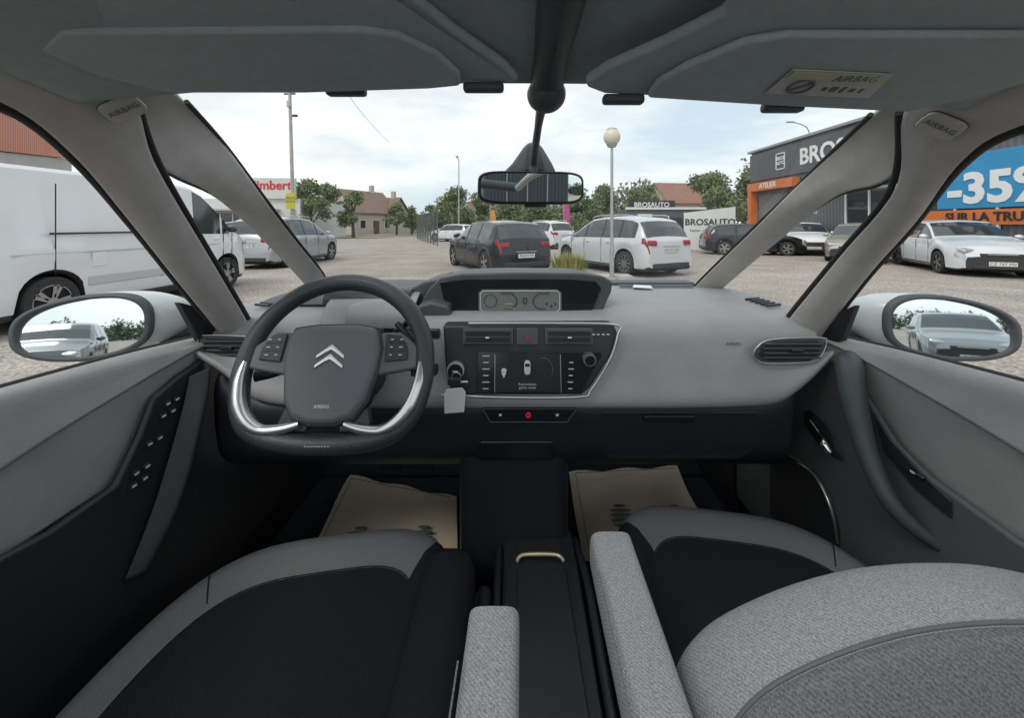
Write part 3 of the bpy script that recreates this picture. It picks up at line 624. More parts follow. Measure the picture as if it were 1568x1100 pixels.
def wheel_mesh(r,w=.2,spokes=5):
    V=[];F=[];fm=[]; n=32
    prof=[(r*.70,-w/2),(r*.95,-w/2),(r,-w*.36),(r,w*.36),(r*.95,w/2),(r*.72,w/2),(r*.70,w/2-.02)]
    for (rr,y) in prof:
        for i in range(n): V.append((rr*math.cos(2*math.pi*i/n),y,rr*math.sin(2*math.pi*i/n)))
    for k in range(len(prof)-1):
        for i in range(n): F.append((k*n+i,(k+1)*n+i,(k+1)*n+(i+1)%n,k*n+(i+1)%n)); fm.append(0)
    for y,c in ((-w/2+.03,2),(w/2-.05,2)):
        b=len(V)
        for i in range(n): V.append((r*.70*math.cos(2*math.pi*i/n),y,r*.70*math.sin(2*math.pi*i/n)))
        F.append(tuple(range(b,b+n))); fm.append(c)
    for yo in (w/2-.012,-w/2+.012):
        b=len(V)
        for rr in (r*.72,r*.64):
            for i in range(n): V.append((rr*math.cos(2*math.pi*i/n),yo,rr*math.sin(2*math.pi*i/n)))
        for i in range(n): F.append((b+i,b+n+i,b+n+(i+1)%n,b+(i+1)%n)); fm.append(1)
        for s in range(spokes):
            a=2*math.pi*s/spokes+.3
            for da in (-.16,.16) if spokes<=6 else (0,):
                b=len(V); ca,sa=math.cos(a),math.sin(a); wa=.022
                ce,se=math.cos(a+da),math.sin(a+da)
                V+= [(.02*ca-wa*sa,yo,.02*sa+wa*ca),(.02*ca+wa*sa,yo,.02*sa-wa*ca),(r*.68*ce+wa*se,yo,r*.68*se-wa*ce),(r*.68*ce-wa*se,yo,r*.68*se+wa*ce)]
                F.append((b,b+1,b+2,b+3)); fm.append(1)
        b=len(V)
        for i in range(12): V.append((r*.2*math.cos(2*math.pi*i/12),yo*1.02,r*.2*math.sin(2*math.pi*i/12)))
        F.append(tuple(range(b,b+12))); fm.append(1)
    me=bpy.data.meshes.new('wheel'); me.from_pydata(V,[],F)
    for m in (tyre,rimm,dk): me.materials.append(m)
    me.polygons.foreach_set('material_index',fm); me.update(); return me

PROF={
 'hatch':dict(top=[(0,.44),(.012,.60),(.03,.68),(.06,.80),(.10,.93),(.14,.965),(.28,.995),(.42,1.0),(.53,.975),(.60,.88),(.70,.70),(.74,.665),(.86,.61),(.95,.53),(.985,.44),(1,.36)],
   rg=(.028,.095),wg=(.545,.70),sg=(.10,.70),pil=[(.105,.125),(.30,.325),(.50,.525)],belt=.64,fa=.80,ra=.19,r=.315),
 'mpv':dict(top=[(0,.42),(.012,.57),(.03,.66),(.06,.80),(.10,.92),(.15,.965),(.30,1.0),(.44,1.0),(.54,.965),(.63,.84),(.74,.67),(.78,.635),(.88,.585),(.96,.50),(.99,.42),(1,.34)],
   rg=(.028,.095),wg=(.56,.745),sg=(.09,.74),pil=[(.10,.125),(.22,.24),(.385,.405),(.57,.59)],belt=.62,fa=.81,ra=.18,r=.325),
 'sedan':dict(top=[(0,.50),(.01,.64),(.05,.70),(.14,.715),(.20,.80),(.28,.95),(.36,1.0),(.46,1.0),(.54,.96),(.62,.82),(.70,.68),(.74,.65),(.88,.58),(.96,.50),(.99,.42),(1,.36)],
   rg=(.15,.28),wg=(.55,.70),sg=(.20,.69),pil=[(.24,.26),(.43,.455)],belt=.64,fa=.82,ra=.20,r=.30),
 'van':dict(top=[(0,.86),(.004,.93),(.012,.975),(.04,.995),(.3,1.0),(.55,1.0),(.64,.985),(.70,.93),(.78,.78),(.855,.60),(.90,.555),(.96,.49),(.985,.41),(1,.32)],
   rg=(2,2),wg=(.70,.855),sg=(.655,.84),pil=[(.79,.80)],belt=.56,fa=.825,ra=.185,r=.335),
}
def lerp_t(T,x):
    for (a,b),(c,d) in zip(T,T[1:]):
        if x<=c: return b+(d-b)*(x-a)/(c-a)
    return T[-1][1]
def vehicle(nm,loc,hd,L,W,H,col,kind,spokes=5,rear_lamp=(.28,.14),metal=.5,lowdark=True,plate_f='CZ 747 MV',plate_r='FB 819 TR'):
    E=empty(nm,loc,(0,0,math.atan2(hd[1],hd[0])))
    P=PROF[kind]; paint=mat('paint_'+nm,col,.28,metal=metal,coat=.6,var=.02,vs=3)
    st=sorted(set([round(i/90,4) for i in range(91)]+[t for t,_ in P['top']]+list(P['rg'])+list(P['wg'])+[x for p in P['pil'] for x in p]+list(P['sg'])))
    st=[s for s in st if 0<=s<=1]
    sill=.16+.02*(kind=='van'); r=P['r']; NP=11
    V=[]
    for t in st:
        zt=lerp_t(P['top'],t)*H
        w=W/2
        if t<.10: w*=1-(.16 if kind!='van' else .03)*((.10-t)/.10)**2.2
        if t>.82: w*=1-.26*((t-.82)/.18)**2.2
        bl=P['belt']*H*(1.03-.06*t)
        x=(t-.5)*L
        z0=sill+ (.10*max(0,(.03-t)/.03)) + (.06*max(0,(t-.96)/.04))
        for c in (P['fa'],P['ra']):
            d=(t-c)*L; Rr=r+.055
            if abs(d)<Rr: z0=max(z0,r+math.sqrt(Rr*Rr-d*d))
        b=min(bl,zt-.03); c=max(0,min(1,(zt-bl)/(H-bl)))
        wt=w*(.93-.20*c) if kind!='van' else w*(.95-.08*c)
        zt2=max(b+.012,zt-.055-.015*c)
        pts=[(0,z0),(w*.93,z0),(w*.985,z0+.04*(b-z0)/.5),(w*1.0,z0+(b-z0)*.35),(w*1.0,z0+(b-z0)*.6),(w*.975,z0+(b-z0)*.82),(w*.950,b),(wt+.012,zt2),(wt-.035,zt-.018),(wt*.6,zt+.008),(0,zt+.022)]
        V+= [(x,y,z) for y,z in pts]+[(x,-y,z) for y,z in pts]
    F=[];fm=[]; K=2*NP
    for k in range(len(st)-1):
        t=(st[k]+st[k+1])/2
        for sd in (0,1):
            for j in range(NP-1):
                a_=k*K+sd*NP+j; b_=(k+1)*K+sd*NP+j
                f=(a_,b_,b_+1,a_+1) if sd==1 else (a_,a_+1,b_+1,b_)
                m=0
                if j==6 and P['sg'][0]<t<P['sg'][1]:
                    m=1
                    if any(p<t<q_ for p,q_ in P['pil']): m=2 if kind!='van' else 0
                    zt=lerp_t(P['top'],t)*H
                    if zt-P['belt']*H<.07: m=0
                if j in (8,9) and (P['rg'][0]<t<P['rg'][1] or P['wg'][0]<t<P['wg'][1]): m=1
                if j==0: m=3
                if j==1 and lowdark: m=2
                if j==5 and t<.045 and kind!='van': m=4
                if j in (3,4,5) and t<.012 and kind=='van': m=4
                if j in (4,5) and t>.945: m=5
                F.append(f); fm.append(m)
    F.append(tuple(range(NP))+tuple(range(2*NP-2,NP,-1))); fm.append(0)
    q0=(len(st)-1)*K; F.append(tuple(q0+i for i in (list(range(NP))+list(range(2*NP-2,NP,-1)))[::-1])); fm.append(2)
    o=mesh('body',V,F,[paint,glass,blk,dk,redl,clr],E,True,fm=fm,split=32)
    bm=bmesh.new(); bm.from_mesh(o.data); bmesh.ops.remove_doubles(bm,verts=bm.verts,dist=.0005); bmesh.ops.recalc_face_normals(bm,faces=bm.faces); bm.to_mesh(o.data); bm.free()
    wm=wheel_mesh(r,spokes=spokes)
    for c in (P['fa'],P['ra']):
        for sd in (-1,1):
            wo=bpy.data.objects.new('wheel',wm); link(wo,E); wo.location=((c-.5)*L,sd*(W/2-.11),r); wo.rotation_euler=(0,random.random()*2,0)
    xr=-L/2
    for sd in (-1,1):
        if kind!='van': box('tail_lamp',(xr+.055,sd*(W/2-.29),H*.555),(.10,rear_lamp[0],rear_lamp[1]),redl,E,bev=.035,rot=(0,R(10),R(-sd*10)))
        else: box('tail_lamp',(xr+.02,sd*(W/2-.10),H*.50),(.06,.13,.42),redl,E,bev=.02)
        box('head_lamp',(L/2-.16,sd*(W/2-.33),H*.455),(.20,.34,.12),clr,E,bev=.04,rot=(0,R(22),R(-sd*26)))
        box('fog_lamp',(L/2-.06,sd*(W/2-.36),.30),(.08,.22,.09),blk,E,bev=.02,rot=(0,0,R(-sd*20)))
        zb=P['belt']*H
        ell('door_mirror',((P['wg'][1]-.5)*L-.14,sd*(W/2+.06),zb+.07),(.07,.10,.065),paint if kind!='van' else blk,E,nu=12,nv=8)
        for t in [ (p+q_)/2 for p,q_ in P['pil']][-2:]+[P['wg'][1]-.01]:
            box('door_gap',((t-.5)*L,sd*(W/2-.004),(sill+zb)/2+.07),(.008,.012,(zb-sill)-.16),dk,E,bev=0)
        for t in ((P['pil'][-1][0]-.03),(P['pil'][-1][0]-.24)):
            if t>.12: box('door_handle',((t-.5)*L,sd*(W/2+.002),zb-.12),(.16,.02,.025),paint,E,bev=.006)
        box('sill_strip',(0,sd*(W/2+.002),sill+.10),(L*.42,.012,.035),blk,E,bev=.004)
    zp=H*(.44 if kind!='hatch' else .36)
    box('rear_plate',(xr-.012,0,zp),(.012,.50,.11),plate,E,bev=.002)
    text('plate_text',plate_r,(xr-.0195,0,zp),.10,platt,E,rot=(R(90),0,R(-90)),ext=.0005)
    box('front_plate',(L/2+.012,0,.36),(.012,.50,.11),plate,E,bev=.002)
    text('plate_text_front',plate_f,(L/2+.0195,0,.36),.10,platt,E,rot=(R(90),0,R(90)),ext=.0005)
    box('rear_bumper_insert',(xr+.03,0,.30),(.10,W*.72,.14),blk,E,bev=.03)
    box('tailgate_trim',(xr-.004,0,zp+.11),(.02,W*.34,.018),M['chrome'],E,bev=.004)
    box('grille',(L/2-.04,0,H*.385),(.10,W*.44,.09),blk,E,bev=.02)
    box('front_intake',(L/2-.01,0,.27),(.08,W*.6,.09),blk,E,bev=.02)
    box('badge_strip',(L/2+.01,0,H*.40),(.01,W*.3,.015),M['chrome'],E,bev=.003)
    if kind=='mpv':
        for sd in (-1,1): tube('roof_bar',[((.15-.5)*L,sd*W*.35,H*.97),((.2-.5)*L,sd*W*.355,H*1.02),((.5-.5)*L,sd*W*.35,H*1.02),((.56-.5)*L,sd*W*.34,H*.965)],.014,M['silver'],E)
    return E
vehicle('parked_car',(-.60,12.4,0),(-.46,.89),4.3,1.82,1.48,(.012,.016,.024),'hatch')
vehicle('parked_car.001',(3.20,12.2,0),(-.44,.90),4.38,1.84,1.60,(.62,.635,.65),'mpv',spokes=10,metal=.1,plate_r='AR 819 QN')
vehicle('parked_car.002',(-7.98,14.0,0),(.04,1),4.35,1.82,1.62,(.42,.44,.46),'mpv',metal=.5)
vehicle('parked_car.003',(13.35,11.8,0),(-.45,-.89),4.3,1.80,1.50,(.66,.68,.70),'hatch',metal=.1)
vehicle('parked_car.004',(13.55,15.3,0),(-.72,-.69),4.3,1.72,1.42,(.38,.36,.28),'sedan',metal=.3,plate_f='BD 201 KX')
vehicle('parked_car.005',(14.1,18.9,0),(-.45,-.89),4.1,1.75,1.48,(.72,.73,.73),'hatch',metal=0,plate_f='DV 558 LS')
vehicle('parked_car.006',(11.1,18.3,0),(.97,-.25),4.1,1.72,1.42,(.02,.025,.035),'hatch')
vehicle('parked_car.007',(-5.0,33,0),(-.85,.5),4.1,1.75,1.45,(.70,.71,.72),'hatch',metal=0)
vehicle('parked_car.008',(1.9,24,0),(-.5,.86),4.3,1.8,1.6,(.65,.66,.67),'mpv',metal=0)
vehicle('parked_car.009',(-10.9,17.5,0),(.1,1),4.3,1.8,1.55,(.10,.12,.13),'hatch')
vehicle('parked_car.010',(-.9,-8.5,0),(.15,1),4.3,1.8,1.6,(.68,.66,.66),'mpv',metal=0)
vehicle('parked_car.011',(6.4,28,0),(-.6,.8),4.2,1.8,1.45,(.35,.03,.04),'hatch',metal=.2)
vehicle('parked_car.012',(7.6,-14,0),(-.3,1),4.3,1.8,1.5,(.30,.32,.34),'hatch',metal=.4)
vehicle('parked_car.013',(-6.6,-14,0),(.2,1),4.3,1.8,1.5,(.10,.11,.13),'hatch',metal=.4)
V=vehicle('parked_van',(-6.98,6.72,0),(0,1),4.95,1.92,2.13,(.74,.75,.76),'van',metal=0)
box('sliding_rail',(-.75,-.966,1.24),(1.75,.014,.028),blk,V,bev=.004)
box('side_moulding',(-.15,-.965,.56),(2.0,.02,.13),mat('van_moulding',(.50,.51,.52),.5),V,bev=.01)
box('side_crease',(-.3,-.955,.98),(3.4,.012,.02),mat('van_crease',(.6,.61,.62),.5),V,bev=.004)
box('cargo_door_gap',(.02,-.958,1.20),(.010,.008,1.45),dk,V,bev=0); box('cargo_door_gap_rear',(-1.55,-.958,1.3),(.010,.008,1.2),dk,V,bev=0)
box('fuel_flap',(-1.0,-.962,.86),(.2,.010,.2),M['white'],V,bev=.01)
vehicle('parked_van.001',(-10.2,-17,0),(.1,1),4.95,1.92,2.1,(.74,.75,.76),'van',metal=0)

# ================================================================== STREET FURNITURE
steel=mat('galvanised_steel',(.42,.44,.45),.45,metal=.5,var=.08,vs=6)
globe=mat('lamp_globe',(.72,.66,.55),.25)
E=empty('street_lamp',(2.37,9.3,0))
cyl('pole',(0,0,1.68),.042,3.0,steel,E,n=20,r2=.032); cyl('base_plate',(0,0,.05),.12,.1,steel,E); cyl('pole_lower',(0,0,.45),.056,.8,steel,E,r2=.05)
ell('globe',(0,0,3.45),(.20,.20,.21),globe,E); cyl('collar',(0,0,3.24),.09,.07,steel,E,r2=.13); ell('cap',(0,0,3.60),(.14,.14,.07),steel,E)
conc=mat('pole_concrete',(.45,.43,.40),.9,var=.12,vs=4)
E=empty('utility_pole',(-10.0,18,0),(0,R(-1.6),R(0)))
cyl('pole',(0,0,4.0),.09,7.6,conc,E,n=16,r2=.065)
tube('lamp_arm',[(0,0,6.2),(.15,-.1,6.35),(.28,-.2,6.35)],.02,steel,E); box('lamp_head',(.33,-.22,6.32),(.22,.14,.09),blk,E,bev=.02)
box('cable_box',(0,-.12,6.9),(.14,.10,.3),steel,E,bev=.02)
cyl('insulator',(0,0,7.4),.04,.5,blk,E,rot=(0,R(90),0),n=10)
E=empty('yellow_sign',(-10.0,17.7,0)); box('panel',(0,0,2.45),(.42,.03,.72),mat('sign_yellow',(.62,.55,.06),.6),E,bev=.005); text('label','VENTE\nAUTO',(0,-.02,2.5),.15,platt,E); cyl('post',(0,.04,1.2),.03,2.4,steel,E,n=10)
E=empty('overhead_cable')
cabm=mat('cable_black',(.16,.16,.17),.7)
tube('cable_b',[(-6.6,14,7.3),(-6.5,16.5,6.3),(-6.6,21,5.8)],.008,cabm,E)
E=empty('street_lamp.001',(-4.75,35,0)); cyl('pole',(0,0,3.6),.07,7.2,steel,E,n=12,r2=.045); tube('arm',[(0,0,7.1),(0,-.3,7.25),(.0,-.9,7.3)],.035,steel,E); box('head',(0,-1.1,7.28),(.2,.5,.1),steel,E,bev=.03)
E=empty('street_lamp.002',(22.8,30,0)); cyl('pole',(0,0,4.2),.09,8.4,steel,E,n=12,r2=.05); tube('arm',[(0,0,8.3),(-.2,0,8.8),(-.7,0,9.1),(-1.3,0,9.25)],.04,steel,E); box('head',(-1.5,0,9.27),(.55,.2,.1),steel,E,bev=.03)
for i,(x,y,z0,z1,c,nm) in enumerate(((4.25,30,.9,2.9,(.50,.08,.28),'flag_banner'),(-1.6,34,1.2,2.6,(.60,.28,.05),'flag_banner.001'))):
    E=empty(nm,(x,y,0)); cyl('mast',(-.28,0,1.6),.03,3.2,steel,E,n=8)
    grid('cloth',[[(-.25,0,z0),(.05,.03,z0+.05),(.18,0,z0+.1)],[(-.25,0,(z0+z1)/2),(.08,-.05,(z0+z1)/2),(.22,0,(z0+z1)/2)],[(-.25,0,z1),(-.05,.03,z1+.1),(.08,0,z1)]],mat('cloth_'+nm,c,.8),E,nu=8,nv=8,thick=0)
E=empty('mesh_fence')
fen=mat('fence_dark',(.10,.12,.12),.6)
for i in range(9):
    x=-9.2+i*.55; y=38-i*1.6
    cyl('post',(x,y,1.15),.04,2.3,fen,E,n=8)
V=[];F=[]
def bar(a,b,w):
    a=Vector(a);b=Vector(b);d=(b-a).normalized(); s=d.cross(Vector((0,1,0)))
    if s.length<.1: s=Vector((1,0,0))
    s=s.normalized()*w; t=d.cross(s).normalized()*w; k=len(V)
    V.extend([a+s,a+t,a-s,a-t,b+s,b+t,b-s,b-t]); F.extend([(k,k+1,k+5,k+4),(k+1,k+2,k+6,k+5),(k+2,k+3,k+7,k+6),(k+3,k,k+4,k+7)])
for k in range(10): bar((-9.2,38,.1+k*.24),(-4.8,25.2,.1+k*.24),.006)
for k in range(60): u=k/59; bar((-9.2+4.4*u,38-12.8*u,.1),(-9.2+4.4*u,38-12.8*u,2.3),.006)
mesh('wire_panels',V,F,fen,E)
wb=mat('banner_white',(.72,.72,.70),.6,var=.03,vs=2)
E=empty('banner_sign',(10.25,20.3,0),(0,0,R(-14)))
slab('panel',[(-1.25,0,.05),(1.2,0,.05),(1.2,0,2.30),(-1.25,0,2.0)],(0,.04,0),wb,E,bev=.005)
text('lettering','BROSAUTO',(0,-.012,1.50),.46,platt,E,ext=.003,bold=.010); text('subline','Reprise - Achat - Vente',(-.2,-.012,1.08),.16,platt,E,ext=.002)
for x in (-1.2,1.15): cyl('post',(x,.07,1.0),.03,2.1,steel,E,n=8)
E=empty('sales_kiosk',(9.6,24.5,0))
dkc=mat('cladding_charcoal',(.10,.104,.115),.6,var=.06,vs=3)
slab('walls',[(-2.4,0,0),(2.4,0,0),(2.4,0,2.35),(-2.4,0,2.35)],(0,2.4,0),dkc,E,bev=.02)
box('roof_edge',(0,-.02,2.40),(5.0,.2,.14),M['white'],E,bev=.01); box('sign_board',(-.9,-.06,2.62),(2.9,.08,.55),blk,E,bev=.01)
text('sign_text','BROSAUTO',(-.9,-.11,2.62),.42,M['white'],E,ext=.004,bold=.01); box('window',(.9,-.03,1.35),(1.6,.05,1.0),glass,E,bev=.01); box('door',(-1.3,-.03,1.05),(.9,.05,2.0),M['white'],E,bev=.01)

# ================================================================== BUILDINGS
def corrug(name,c1,c2,axis,sc):
    m=bpy.data.materials.new(name); m.use_nodes=True; nt=m.node_tree;N=nt.nodes;L=nt.links;b=N['Principled BSDF']; b.inputs['Roughness'].default_value=.55
    tc=N.new('ShaderNodeTexCoord'); w=N.new('ShaderNodeTexWave'); w.bands_direction=axis; w.inputs['Scale'].default_value=sc; w.inputs['Distortion'].default_value=0
    L.new(tc.outputs['Object'],w.inputs['Vector']); r=N.new('ShaderNodeValToRGB'); r.color_ramp.elements[0].color=(*c1,1); r.color_ramp.elements[1].color=(*c2,1)
    n=N.new('ShaderNodeTexNoise'); n.inputs['Scale'].default_value=1.3; L.new(tc.outputs['Object'],n.inputs['Vector'])
    L.new(w.outputs['Fac'],r.inputs[0]); mx=N.new('ShaderNodeMix'); mx.data_type='RGBA'; mx.blend_type='MULTIPLY'; mx.inputs[0].default_value=.3
    L.new(r.outputs[0],mx.inputs[6]); L.new(n.outputs['Fac'],mx.inputs[7]); L.new(mx.outputs[2],b.inputs['Base Color'])
    bp=N.new('ShaderNodeBump'); bp.inputs['Strength'].default_value=.5; bp.inputs['Distance'].default_value=.03; L.new(w.outputs['Fac'],bp.inputs['Height']); L.new(bp.outputs[0],b.inputs['Normal'])
    return m
clad=corrug('cladding_grey',(.13,.134,.148),(.18,.183,.196),'Y',1.6)
orange=mat('orange_panel',(.62,.17,.04),.5,var=.04,vs=2); blue=mat('blue_panel',(.03,.26,.50),.5,var=.04,vs=2)
E=empty('garage_building')
XF=15.6
box('main_walls',(XF+7,14.5,3.0),(14,22,6.0),clad,E,bev=0)
box('parapet',(XF+6.95,14.5,6.06),(14.3,22.3,.14),mat('parapet_metal',(.30,.31,.32),.4,metal=.5),E,bev=.01)
box('fascia',(XF-.06,14.5,5.0),(.10,22.02,1.7),dkc,E,bev=.01)
ry=(R(90),0,R(-90))
text('fascia_text','BROSAUTO',(XF-.13,21.1,4.98),1.20,M['white'],E,rot=ry,ext=.01,align='LEFT',bold=.03)
for yy,zz,sy,sz in ((22.6,5.5,.75,.06),(22.6,4.6,.75,.06),(22.95,5.05,.06,.95),(22.25,5.05,.06,.95)): box('logo_frame',(XF-.13,yy,zz),(.03,sy,sz),M['white'],E,bev=0)
text('logo_text','BROS\nAUTO',(XF-.13,22.6,5.08),.27,M['white'],E,rot=ry,ext=.005,bold=.01)
box('portal_beam',(XF-.25,23.2,3.72),(.45,4.0,.50),orange,E,bev=.01); box('portal_jamb',(XF-.25,25.0,1.8),(.45,.35,3.4),orange,E,bev=.01)
text('portal_text','ATELIER',(XF-.49,23.2,3.72),.42,M['white'],E,rot=ry,ext=.006,bold=.01)
shut=corrug('shutter_grey',(.17,.175,.18),(.24,.245,.25),'Z',5)
box('workshop_shutter',(XF-.04,23.1,1.6),(.10,3.0,3.2),shut,E,bev=0)
for i,s in enumerate(('ENTRETIEN','CARROSSERIE','VIDANGE','PNEUS')): text('service_text',s,(XF-.03,20.4,3.3-i*.42),.30,M['white'],E,rot=ry,ext=.004)
for y0 in (17.0,13.7):
    box('window_glazing',(XF-.03,y0,1.7),(.08,2.4,2.5),glass,E,bev=0)
    for k in (-1.2,0,1.2): box('window_mullion',(XF-.09,y0+k,1.7),(.08,.07,2.5),M['white'],E,bev=.005)
    box('window_head',(XF-.09,y0,2.98),(.09,2.5,.09),M['white'],E,bev=.005)
box('blue_awning',(XF-.45,17.2,3.35),(.9,3.4,.22),blue,E,bev=.02,rot=(0,R(-8),0))
box('blue_banner',(XF-.12,12.3,2.85),(.05,3.9,1.85),blue,E,bev=.005)
text('banner_number','-35%',(XF-.16,13.9,2.55),1.40,M['white'],E,rot=ry,ext=.01,align='LEFT',bold=.05)
box('orange_banner',(XF-.12,12.6,1.62),(.05,4.6,.50),orange,E,bev=.005); text('orange_text','SUR LA TRUFFE',(XF-.16,12.6,1.62),.40,platt,E,rot=ry,ext=.006,bold=.01)
text('promo_text','PROMOS',(XF-.13,14.6,4.75),1.4,M['white'],E,rot=ry,ext=.01,align='LEFT',bold=.04)
box('plinth',(XF-.06,14.5,.15),(.12,22,.3),conc,E,bev=.01)
E=empty('pavement'); box('slab',(XF-.9,14.5,.055),(1.6,22,.13),conc,E,bev=.01)
rib=corrug('orange_cladding',(.42,.11,.05),(.62,.20,.10),'X',2.6)
E=empty('warehouse_building')
whm=mat('warehouse_render',(.42,.41,.39),.9,var=.06,vs=1)
DV=(-6.2,-5.0,0)
slab('walls',[(-12,7.7,0),(-20,17.8,0),(-20,17.8,4.35),(-12,7.7,3.0)],DV,whm,E,bev=0)
slab('cladding_band',[(-11.9,7.65,3.02),(-19.9,17.85,4.37),(-19.9,17.85,4.62),(-11.9,7.65,4.60)],(-6.3,-5.1,0),rib,E,bev=0)
slab('coping',[(-11.8,7.6,4.61),(-20.0,17.9,4.63),(-20.0,17.9,4.70),(-11.8,7.6,4.68)],(-6.4,-5.1,0),steel,E,bev=.01)
slab('roller_door',[(-13.9,10.2,.0),(-16.2,13.1,.0),(-16.2,13.1,2.8),(-13.9,10.2,2.8)],(.05,.04,0),shut,E,bev=0)
E=empty('retail_store_building',(-26.2,36,0),(0,0,R(4)))
sw=mat('store_white',(.62,.62,.60),.7,var=.04,vs=1); redt=mat('store_red_letters',(.55,.03,.04),.5)
box('walls',(0,6,1.9),(13,12,3.8),sw,E,bev=0); box('sign_fascia',(3.6,-.15,4.75),(5.2,.3,1.9),sw,E,bev=.02)
text('sign_text','Gimbert',(3.9,-.32,5.0),1.15,redt,E,ext=.01,bold=.03); box('entrance_glazing',(1,-.05,1.3),(6,.1,2.3),glass,E,bev=0); box('canopy',(1,-.6,2.75),(7.5,1.2,.2),steel,E,bev=.02)
for k in range(6): box('mullion',(-1.6+k*1.1,-.12,1.3),(.08,.06,2.3),M['white'],E,bev=0)
# unseen dark container, added behind the car to darken the inside mirror's reflection
E=empty('added_dark_container',(2.25,-12.4,0))
cont=corrug('added_container_dark',(.05,.06,.07),(.09,.10,.11),'X',3)
box('body',(0,0,1.4),(2.5,6,2.7),cont,E,bev=.03)
for x in (-.6,0,.6): cyl('lock_rod',(x,3.04,1.4),.02,2.5,steel,E,n=8)
box('door_frame_top',(0,3.02,2.68),(2.5,.1,.12),blk,E,bev=.01); box('door_gap',(0.0,3.015,1.35),(.02,.02,2.5),dk,E,bev=0)
def house(nm,loc,rot,w,d,eave,ridge,wall,roof):
    E=empty(nm,loc,(0,0,rot))
    wm=mat('render_'+nm,wall,.9,var=.06,vs=1.5); rm=corrug('tiles_'+nm,tuple(c*.8 for c in roof),roof,'X',3)
    mesh('walls',[(-w/2,-d/2,0),(w/2,-d/2,0),(w/2,d/2,0),(-w/2,d/2,0),(-w/2,-d/2,eave),(w/2,-d/2,eave),(w/2,d/2,eave),(-w/2,d/2,eave),(-w/2,0,ridge),(w/2,0,ridge)],
      [(0,1,5,4),(2,3,7,6),(1,2,6,9,5),(3,0,4,8,7)],wm,E)
    o=.4; sl=(ridge-eave)/(d/2)
    for s in (-1,1):
        slab('roof',[(-w/2-o,s*(d/2+o),eave-o*sl+.05),(w/2+o,s*(d/2+o),eave-o*sl+.05),(w/2+o,0,ridge+.05),(-w/2-o,0,ridge+.05)],(0,0,.16),rm,E,bev=0)
    for i in range(int(w//2.5)):
        for z in (1.5,4.0):
            if z+.8<eave: box('window',(-w/2+1.4+i*2.4,-d/2-.02,z),(.95,.08,1.2),glass,E,bev=0); box('window_frame',(-w/2+1.4+i*2.4,-d/2-.01,z),(1.15,.06,1.4),M['white'],E,bev=0)
    box('door',(0,-d/2-.04,1.05),(1.0,.08,2.1),mat('door_'+nm,(.15,.08,.05),.6),E,bev=0)
    box('chimney',(w*.25,0,ridge+.5),(.6,.6,1.4),wm,E,bev=.02)
    mesh('gable_window',[(-w/2-.01,-.5,1),(-w/2-.01,.5,1),(-w/2-.01,.5,2.2),(-w/2-.01,-.5,2.2)],[(0,1,2,3)],glass,E)
    return E
house('house',(-23.8,62,0),R(62),8,6.5,3.4,6.6,(.52,.46,.38),(.30,.19,.14))
house('house.001',(-20.9,66,0),R(-20),4.5,6,3.0,5.8,(.52,.46,.38),(.30,.19,.14))
house('house.002',(25.8,60,0),R(8),8.0,8,4.6,7.6,(.50,.44,.37),(.36,.17,.11))
house('house.003',(-6,95,0),R(-10),9,8,4,7,(.52,.47,.4),(.30,.15,.1))

# ================================================================== VEGETATION
def leafmat(nm,c1,c2):
    m=bpy.data.materials.new(nm); m.use_nodes=True; nt=m.node_tree;N=nt.nodes;L=nt.links;b=N['Principled BSDF']; b.inputs['Roughness'].default_value=.8
    tc=N.new('ShaderNodeTexCoord'); n=N.new('ShaderNodeTexNoise'); n.inputs['Scale'].default_value=.9; n.inputs['Detail'].default_value=4; L.new(tc.outputs['Object'],n.inputs['Vector'])
    r=N.new('ShaderNodeValToRGB'); r.color_ramp.elements[0].position=.38; r.color_ramp.elements[1].position=.62; r.color_ramp.elements[0].color=(*c1,1); r.color_ramp.elements[1].color=(*c2,1)
    L.new(n.outputs['Fac'],r.inputs[0]); L.new(r.outputs[0],b.inputs['Base Color'])
    return m
leaf=leafmat('foliage_green',(.11,.15,.07),(.24,.29,.14)); leaf2=leafmat('foliage_far_hazed',(.16,.195,.13),(.28,.31,.21)); bark=mat('bark',(.10,.075,.055),.95,var=.2,vs=8)  # leaf greens lightened to paint in haze, palest in the far set
def leaves(nm,clumps,per,size,m,parent=None,seed=1):
    rnd=random.Random(seed); V=[];F=[]
    for (cx,cy,cz,rx,ry,rz) in clumps:
        n=int(per*rx*rz)+12
        for _ in range(n):
            u=rnd.uniform(-1,1); th=rnd.uniform(0,6.283); rr=rnd.random()**.4*(.75+.35*rnd.random()); s=math.sqrt(1-u*u)
            p=Vector((cx+rx*rr*s*math.cos(th),cy+ry*rr*s*math.sin(th),cz+rz*rr*u))
            if p.z<.05: continue
            a=Vector((rnd.gauss(0,1),rnd.gauss(0,1),rnd.gauss(0,1))).normalized(); b=a.cross(Vector((rnd.gauss(0,1),rnd.gauss(0,1),rnd.gauss(0,1)))).normalized()
            k=size*rnd.uniform(.6,1.4); q0=len(V)
            V+= [p+a*k,p+b*k*.6,p-a*k,p-b*k*.6]; F.append((q0,q0+1,q0+2,q0+3))
    return mesh(nm,V,F,m,parent)
